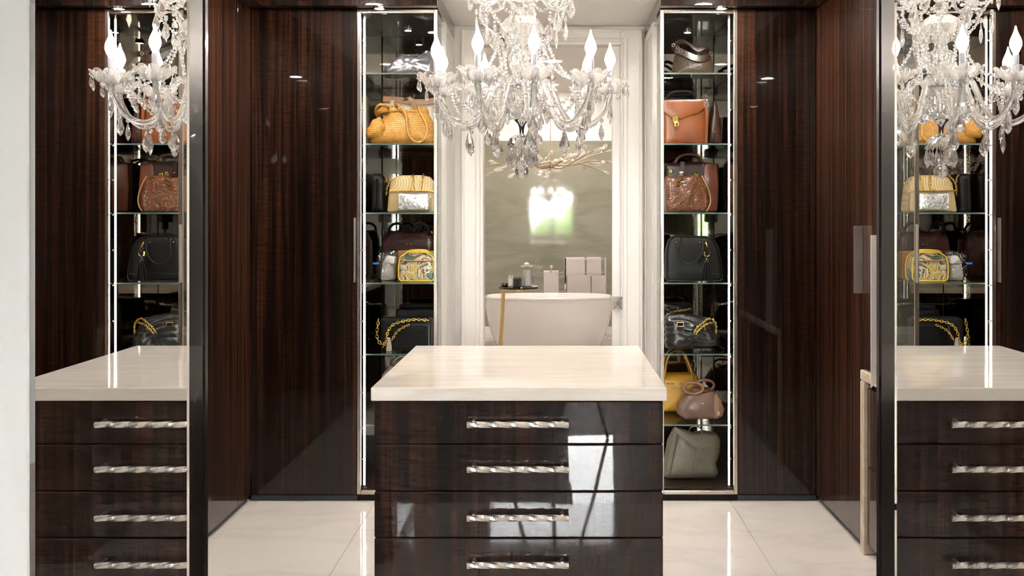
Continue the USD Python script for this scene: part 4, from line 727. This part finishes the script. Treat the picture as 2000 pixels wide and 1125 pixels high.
part(t, 'ring', ring((.040, -.072, .168), .012, .0028, (0, 1, .1)), 'gold'); part(t, 'belt', strap(spl([(-.03, -.072, .21), (-.035, -.080, .19), (-.035, -.078, .155), (-.052, -.078, .15)], 14), .018, .004, (1, 0, 0)), 'croc_brown', 40); part(t, 'belt_ring', ring((-.048, -.082, .148), .013, .003, (0, 1, .1)), 'gold'); part(t, 'belt_stud', stud((-.068, -.076, .172), .004), 'gold', True); part(t, 'belt_buckle', box(-.050, -.020, -.086, -.081, .186, .194, .002), 'gold')
t = bag('tote_bag', 'dark espresso tote with gold turn locks behind the crocodile bag', .752, 5.60, S3, 'tote bag')
part(t, 'body', sit(puff([(-.148, 0), (.142, 0), (.15, .13), (.15, .268), (.05, .278), (-.145, .27)], .17, 6, .003, 10, 6, .2, 80, .012)), 'espresso_leather', 50); part(t, 'end_panel', move(sit(puff([(-.05, 0), (.04, 0), (.045, .14), (.04, .262), (-.03, .262), (-.045, .14)], .03, 4, .004, 22, 3, .1, 56, .012)), .095, -.078, .004), 'chestnut_leather', 50)
for x, z in ((-.118, .225), (.020, .205)): part(t, 'turn_lock', move(cat(box(-.010, .010, -.004, .004, -.010, .010, .002)), x, -.088, z, ry=18), 'gold')
part(t, 'strap_tab', strap([(-.055, -.086, .275), (-.055, -.092, .24), (-.055, -.093, .19)], .022, .004, (1, 0, 0)), 'espresso_leather', 40); part(t, 'strap_lock', stud((-.055, -.097, .215), .006), 'gold', True)
for s in (-1, 1): part(t, 'handle', tube(spl([(-.09, s * .04, .265), (-.07, s * .045, .300), (-.01, s * .045, .316), (.045, s * .045, .300), (.06, s * .04, .265)], 24), .007, 8), 'cognac_leather' if s < 0 else 'espresso_leather', True)
t = bag('satchel', 'black leather dome satchel with tassel on the fourth shelf', .738, 5.42, S4)
dm = [(-.148, 0), (.142, 0), (.150, .02), (.148, .06), (.132, .17), (.112, .212), (.08, .230), (-.10, .236), (-.13, .215), (-.146, .15)]
part(t, 'body', sit(puff(dm, .15, 7, .001, 8, 3, .35, 96, .018)), 'black_leather', 50); qd = round_poly(dm, .018, 90)
part(t, 'piping', tube(np.stack([qd[:, 0], -.052 + .018 * qd[:, 1] / .23 - .014 * (1 - qd[:, 1] / .23), np.maximum(qd[:, 1] + .002, .0036)], 1), .0032, 6, closed=True), 'black_patent', True); part(t, 'top_zip', tube([(-.12, 0, .237), (.07, 0, .232)], .004, 8), 'gold'); part(t, 'base_seam', tube([(-.14, -.077, .042), (.135, -.077, .040)], .0018, 6), 'black_patent')
part(t, 'handle', tube(spl([(-.072, -.062, .212), (-.085, -.085, .18), (-.086, -.098, .13), (-.055, -.104, .096), (-.01, -.104, .098), (.03, -.095, .14), (.045, -.075, .19), (.042, -.062, .212)], 44), .0055, 8, flat=.7), 'black_leather', True)
for x in (-.092, .030): part(t, 'stud', stud((x, -.068, .205), .0035), 'gold', True)
part(t, 'ring', ring((-.072, -.070, .215), .009, .002, (0, 1, .1), 14), 'gold'); part(t, 'clip', tube(spl([(.062, -.070, .212), (.060, -.085, .196), (.064, -.09, .178)], 10), np.linspace(.006, .003, 10), 8), 'gold'); part(t, 'clip_ring', ring((.064, -.092, .170), .009, .0024, (0, 1, .1), 14), 'gold'); part(t, 'horseshoe', ring((.064, -.094, .148), .015, .0035, (0, 1, .1), 18, 6, 1.1, 150, 390), 'gold')
ts = [tube(spl([(.062, -.095, .128), (.062 + .020 * math.cos(k * .7), -.097 + .012 * math.sin(k * .7), .06), (.062 + .027 * math.cos(k * .7), -.096 + .016 * math.sin(k * .7), .006)], 6), .0032, 5) for k in range(9)]
tas = part(t, 'tassel', move(lathe([(0, 0), (.014, 0), (.015, .012), (.009, .026), (.004, .030), (0, .030)], 16), .062, -.096, .100), 'black_patent', 40, 'black leather tassel')
for m in ts: part(tas, 'fringe', m, 'black_leather', True)
part(t, 'luggage_tag', move(box(-.010, .010, -.002, .002, -.045, 0, .002), .040, -.092, .135, ry=26), 'black_patent')
t = bag('handbag', 'puffy black gathered bag with chain strap on the fifth shelf', .738, 5.43, S5)
def puffy(poly, d, seed, amp=.010):
    m = sit(puff(poly, d, 2.4, .006, 18, seed, .3, 120, .02, (.08, .16, .25, .34, .43, .52, .6, .68, .76, .83, .89, .94, .975, 1.0))); v = m.vertices
    v += m.vertex_normals * (amp * (np.abs(np.sin(v[:, 2] * 95 + 1.6 * np.sin(v[:, 0] * 21) + seed)) ** .6 - .5))[:, None] * np.clip(np.abs(v[:, 2]) / .03, 0, 1)[:, None]; return sit(m)
part(t, 'body', puffy([(-.145, 0), (.12, 0), (.148, .03), (.142, .07), (.115, .115), (.085, .165), (.03, .178), (-.06, .19), (-.145, .175)], .17, 1), 'puffy', True); part(t, 'name_plate', box(-.092, -.055, -.082, -.074, .128, .152, .002), 'brass'); part(t, 'plate_inset', box(-.088, -.059, -.0835, -.0815, .132, .148, .0005), 'black_patent')
part(t, 'chain', chain([(-.002, -.078, .095), (.012, -.080, .12), (.05, -.072, .15), (.085, -.06, .168), (.108, -.06, .155), (.118, -.062, .12), (.116, -.066, .09)], .014, .0022), 'gold', True); part(t, 'chain', chain([(.004, -.084, .085), (.03, -.084, .118), (.07, -.074, .142), (.10, -.068, .150)], .013, .002), 'gold', True)
part(t, 'strap', tube(spl([(-.14, -.085, .07), (-.11, -.098, .035), (-.06, -.102, .03), (-.01, -.095, .06), (.005, -.088, .09)], 26), .0035, 7), 'black_leather', True); part(t, 'strap', tube(spl([(.12, -.05, .03), (.145, -.04, .018), (.162, -.03, .006)], 10), .0035, 7), 'black_leather', True)
t = bag('handbag', 'rolled quilted black bag behind the puffy chain bag', .690, 5.67, S5)
part(t, 'body', puffy([(-.095, 0), (.085, 0), (.09, .16), (.075, .225), (-.095, .23)], .12, 4, .007), 'puffy', True); part(t, 'chain', chain([(-.09, -.06, .14), (-.05, -.066, .175), (.02, -.064, .19), (.07, -.055, .20)], .014, .0022), 'gold', True)
t = bag('tote_bag', 'bright yellow leather tote on the sixth shelf of the right cabinet', .690, 5.63, S6, 'tote bag')
part(t, 'body', sit(puff([(-.105, 0), (.075, 0), (.095, .05), (.105, .17), (.10, .205), (-.112, .205)], .17, 4, .004, 12, 3, .1, 80, .02)), 'yellow_leather', 50); part(t, 'belt_band', strap(spl([(-.112, -.080, .165), (-.02, -.093, .160), (.06, -.088, .155), (.108, -.07, .165)], 20), .036, .005, (0, .05, 1)), 'yellow_leather', 40)
for y in (-.055, .055): part(t, 'handle', strap(spl([(-.085, y - .02, .12), (-.082, y - .025, .20), (-.07, y, .27), (-.04, y + .01, .325), (.01, y + .01, .330), (.05, y, .27), (.068, y - .022, .20), (.070, y - .02, .12)], 44), .024, .006, (1, 0, .0) if 0 else (.4, 1, 0)), 'yellow_leather', 40)
for x in (.0, .022): part(t, 'eyelet', ring((x, -.097, .158), .006, .002, (0, 1, 0), 14), 'polished')
part(t, 'stitch', cat(box(-.075, -.060, -.0985, -.0945, .160, .164, .001)), 'espresso_leather'); part(t, 'stitch', cat(box(-.052, -.038, -.0985, -.0945, .160, .164, .001)), 'espresso_leather')
t = bag('handbag', 'mauve brown handbag with round wooden handle beside the yellow tote', .776, 5.41, S6)
part(t, 'body', sit(puff([(-.085, 0), (.082, 0), (.112, .02), (.118, .055), (.10, .105), (.072, .15), (-.045, .158), (-.085, .125), (-.122, .07), (-.122, .03)], .16, 3.4, .004, 10, 3, .35, 96, .02)), 'mauve_brown', 50); part(t, 'side_gusset', sit(puff([(-.02, 0), (.018, .012), (.032, .05), (.012, .10), (-.018, .145), (-.03, .06)], .05, 3, .003, 26, 2, .2, 56, .008)).apply_translation((.090, -.050, .008)), 'mauve_shine', 50, 'shiny side gusset')
part(t, 'handle', ring((-.042, -.055, .168), .050, .0085, (.1, 1, .25), 40, 10, .62), 'wood_ring', True, 'polished wooden ring handle'); part(t, 'handle', ring((.03, .04, .165), .052, .0075, (-.1, 1, .2), 40, 10, .62), 'wood_ring', True, 'polished wooden ring handle')
part(t, 'gather', sit(puff([(-.05, 0), (.06, 0), (.05, .03), (-.04, .03)], .10, 2.4, .009, 45, 5, .1, 64, .01), .132), 'chestnut_leather', True); part(t, 'stud', stud((.004, -.083, .092), .0035), 'polished', True); part(t, 'buckle', box(.080, .094, -.083, -.077, .03, .05, .002), 'bronze_branch'); part(t, 'ring', ring((.085, -.05, .145), .007, .002, (0, 1, 0), 14), 'bronze_branch')
t = bag('tote_bag', 'large grey taupe leather tote on the bottom of the right cabinet', .742, 5.44, S7, 'tote bag')
part(t, 'body', sit(puff([(-.155, 0), (.115, 0), (.135, .03), (.118, .075), (.140, .13), (.148, .20), (.125, .232), (.06, .245), (.0, .232), (-.06, .255), (-.10, .262), (-.135, .19), (-.155, .08)], .19, 3.6, .004, 9, 5, .45, 110, .014)), 'grey_taupe', 50)
part(t, 'front_strap', strap(spl([(-.105, -.064, .268), (-.04, -.092, .225), (.015, -.102, .190), (.055, -.100, .188), (.078, -.096, .195)], 24), .026, .005, (.2, .2, 1)), 'grey_taupe', 40); part(t, 'tie', strap(spl([(.018, -.103, .19), (.005, -.108, .14), (-.008, -.110, .08), (-.012, -.108, .05)], 18), .012, .004, (1, 0, 0)), 'grey_taupe', 40)
part(t, 'side_wing', puff([(-.165, .03), (-.14, .02), (-.10, .24), (-.118, .268)], .02, 3, 0, 1, 0, 0, 40, .004).apply_translation((.01, -.075, 0)), 'grey_taupe', 40); part(t, 'handle', strap(spl([(-.02, -.02, .235), (-.015, -.03, .268), (.02, -.035, .276), (.045, -.03, .25), (.05, -.02, .225)], 24), .018, .005, (.2, 1, 0)), 'grey_taupe', 40)

# ------------------------------------------------------------------ seen only as reflections: the tripod, the trees outside the window
t = thing('tripod', 'black photographic tripod with camera standing in the passage mouth', 'tripod', (0, -.22, 0))
part(t, 'camera_body', box(-.075, .075, -.05, .05, 1.385, 1.495, .012), 'black_gloss'); part(t, 'head', box(-.03, .03, -.03, .03, 1.30, 1.3845, .008), 'black_gloss'); part(t, 'column', move(cyl((0, 0, 1.0), .014, .30, 14)), 'black_gloss'); part(t, 'collar', move(cyl((0, 0, 1.2), .035, .05, 18, .005)), 'black_gloss')
for a in (90, 210, 330): part(t, 'leg', tube([(.03 * math.cos(math.radians(a)), .03 * math.sin(math.radians(a)), 1.215), (.42 * math.cos(math.radians(a)), .42 * math.sin(math.radians(a)), .004)], np.array([.016, .010]), 10), 'black_gloss')
t = thing('chest_of_drawers', 'dark wood chest of drawers in the hall under the window', 'chest of drawers', (-.46, -2.3, 0))
part(t, 'carcass', box(-.6, .6, -.24, .24, .06, .86, .004), 'wood_dark'); part(t, 'top', box(-.62, .62, -.26, .26, .8605, .885, .004), 'wood_dark')
for x in (-.56, .52):
    for y in (-.2, .2): part(t, 'leg', box(x, x + .04, y - .02, y + .02, 0, .0598, .002), 'wood_dark')
for z in (.07, .33, .59): part(t, 'drawer', box(-.59, .59, .2405, .258, z, z + .25, .003), 'wood_dark')
plain('foliage', (.07, .16, .035), .7, var=(5, (.16, .28, .08)))
plain('bark', (.12, .09, .06), .9)
for k, (x, y, h, r) in enumerate(((1.3, -22, 2.1, .9), (5.5, -26, 3.0, 1.5), (-3.8, -28, 1.7, 1.0), (-.2, -32, 1.5, .9), (-8, -24, 3.0, 1.5))):
    t = thing('garden_tree', ('tall green tree right of the hall window', 'tallest green tree far right of the hall window', 'low round tree left of the hall window', 'low bushy tree straight behind the hall window', 'tall green tree at the far left outside the hall window')[k], 'tree', (x, y, -.3))
    m = trimesh.creation.icosphere(4, r); rough(m, .5 * r, 1.6 / r, k); rough(m, .22 * r, 6 / r, k + 9); m.apply_translation((0, 0, h - r * .6)); part(t, 'crown', m, 'foliage', False); part(t, 'trunk', tube([(0, 0, 0), (.05, 0, h - r)], np.array([.16, .1]), 8), 'bark')
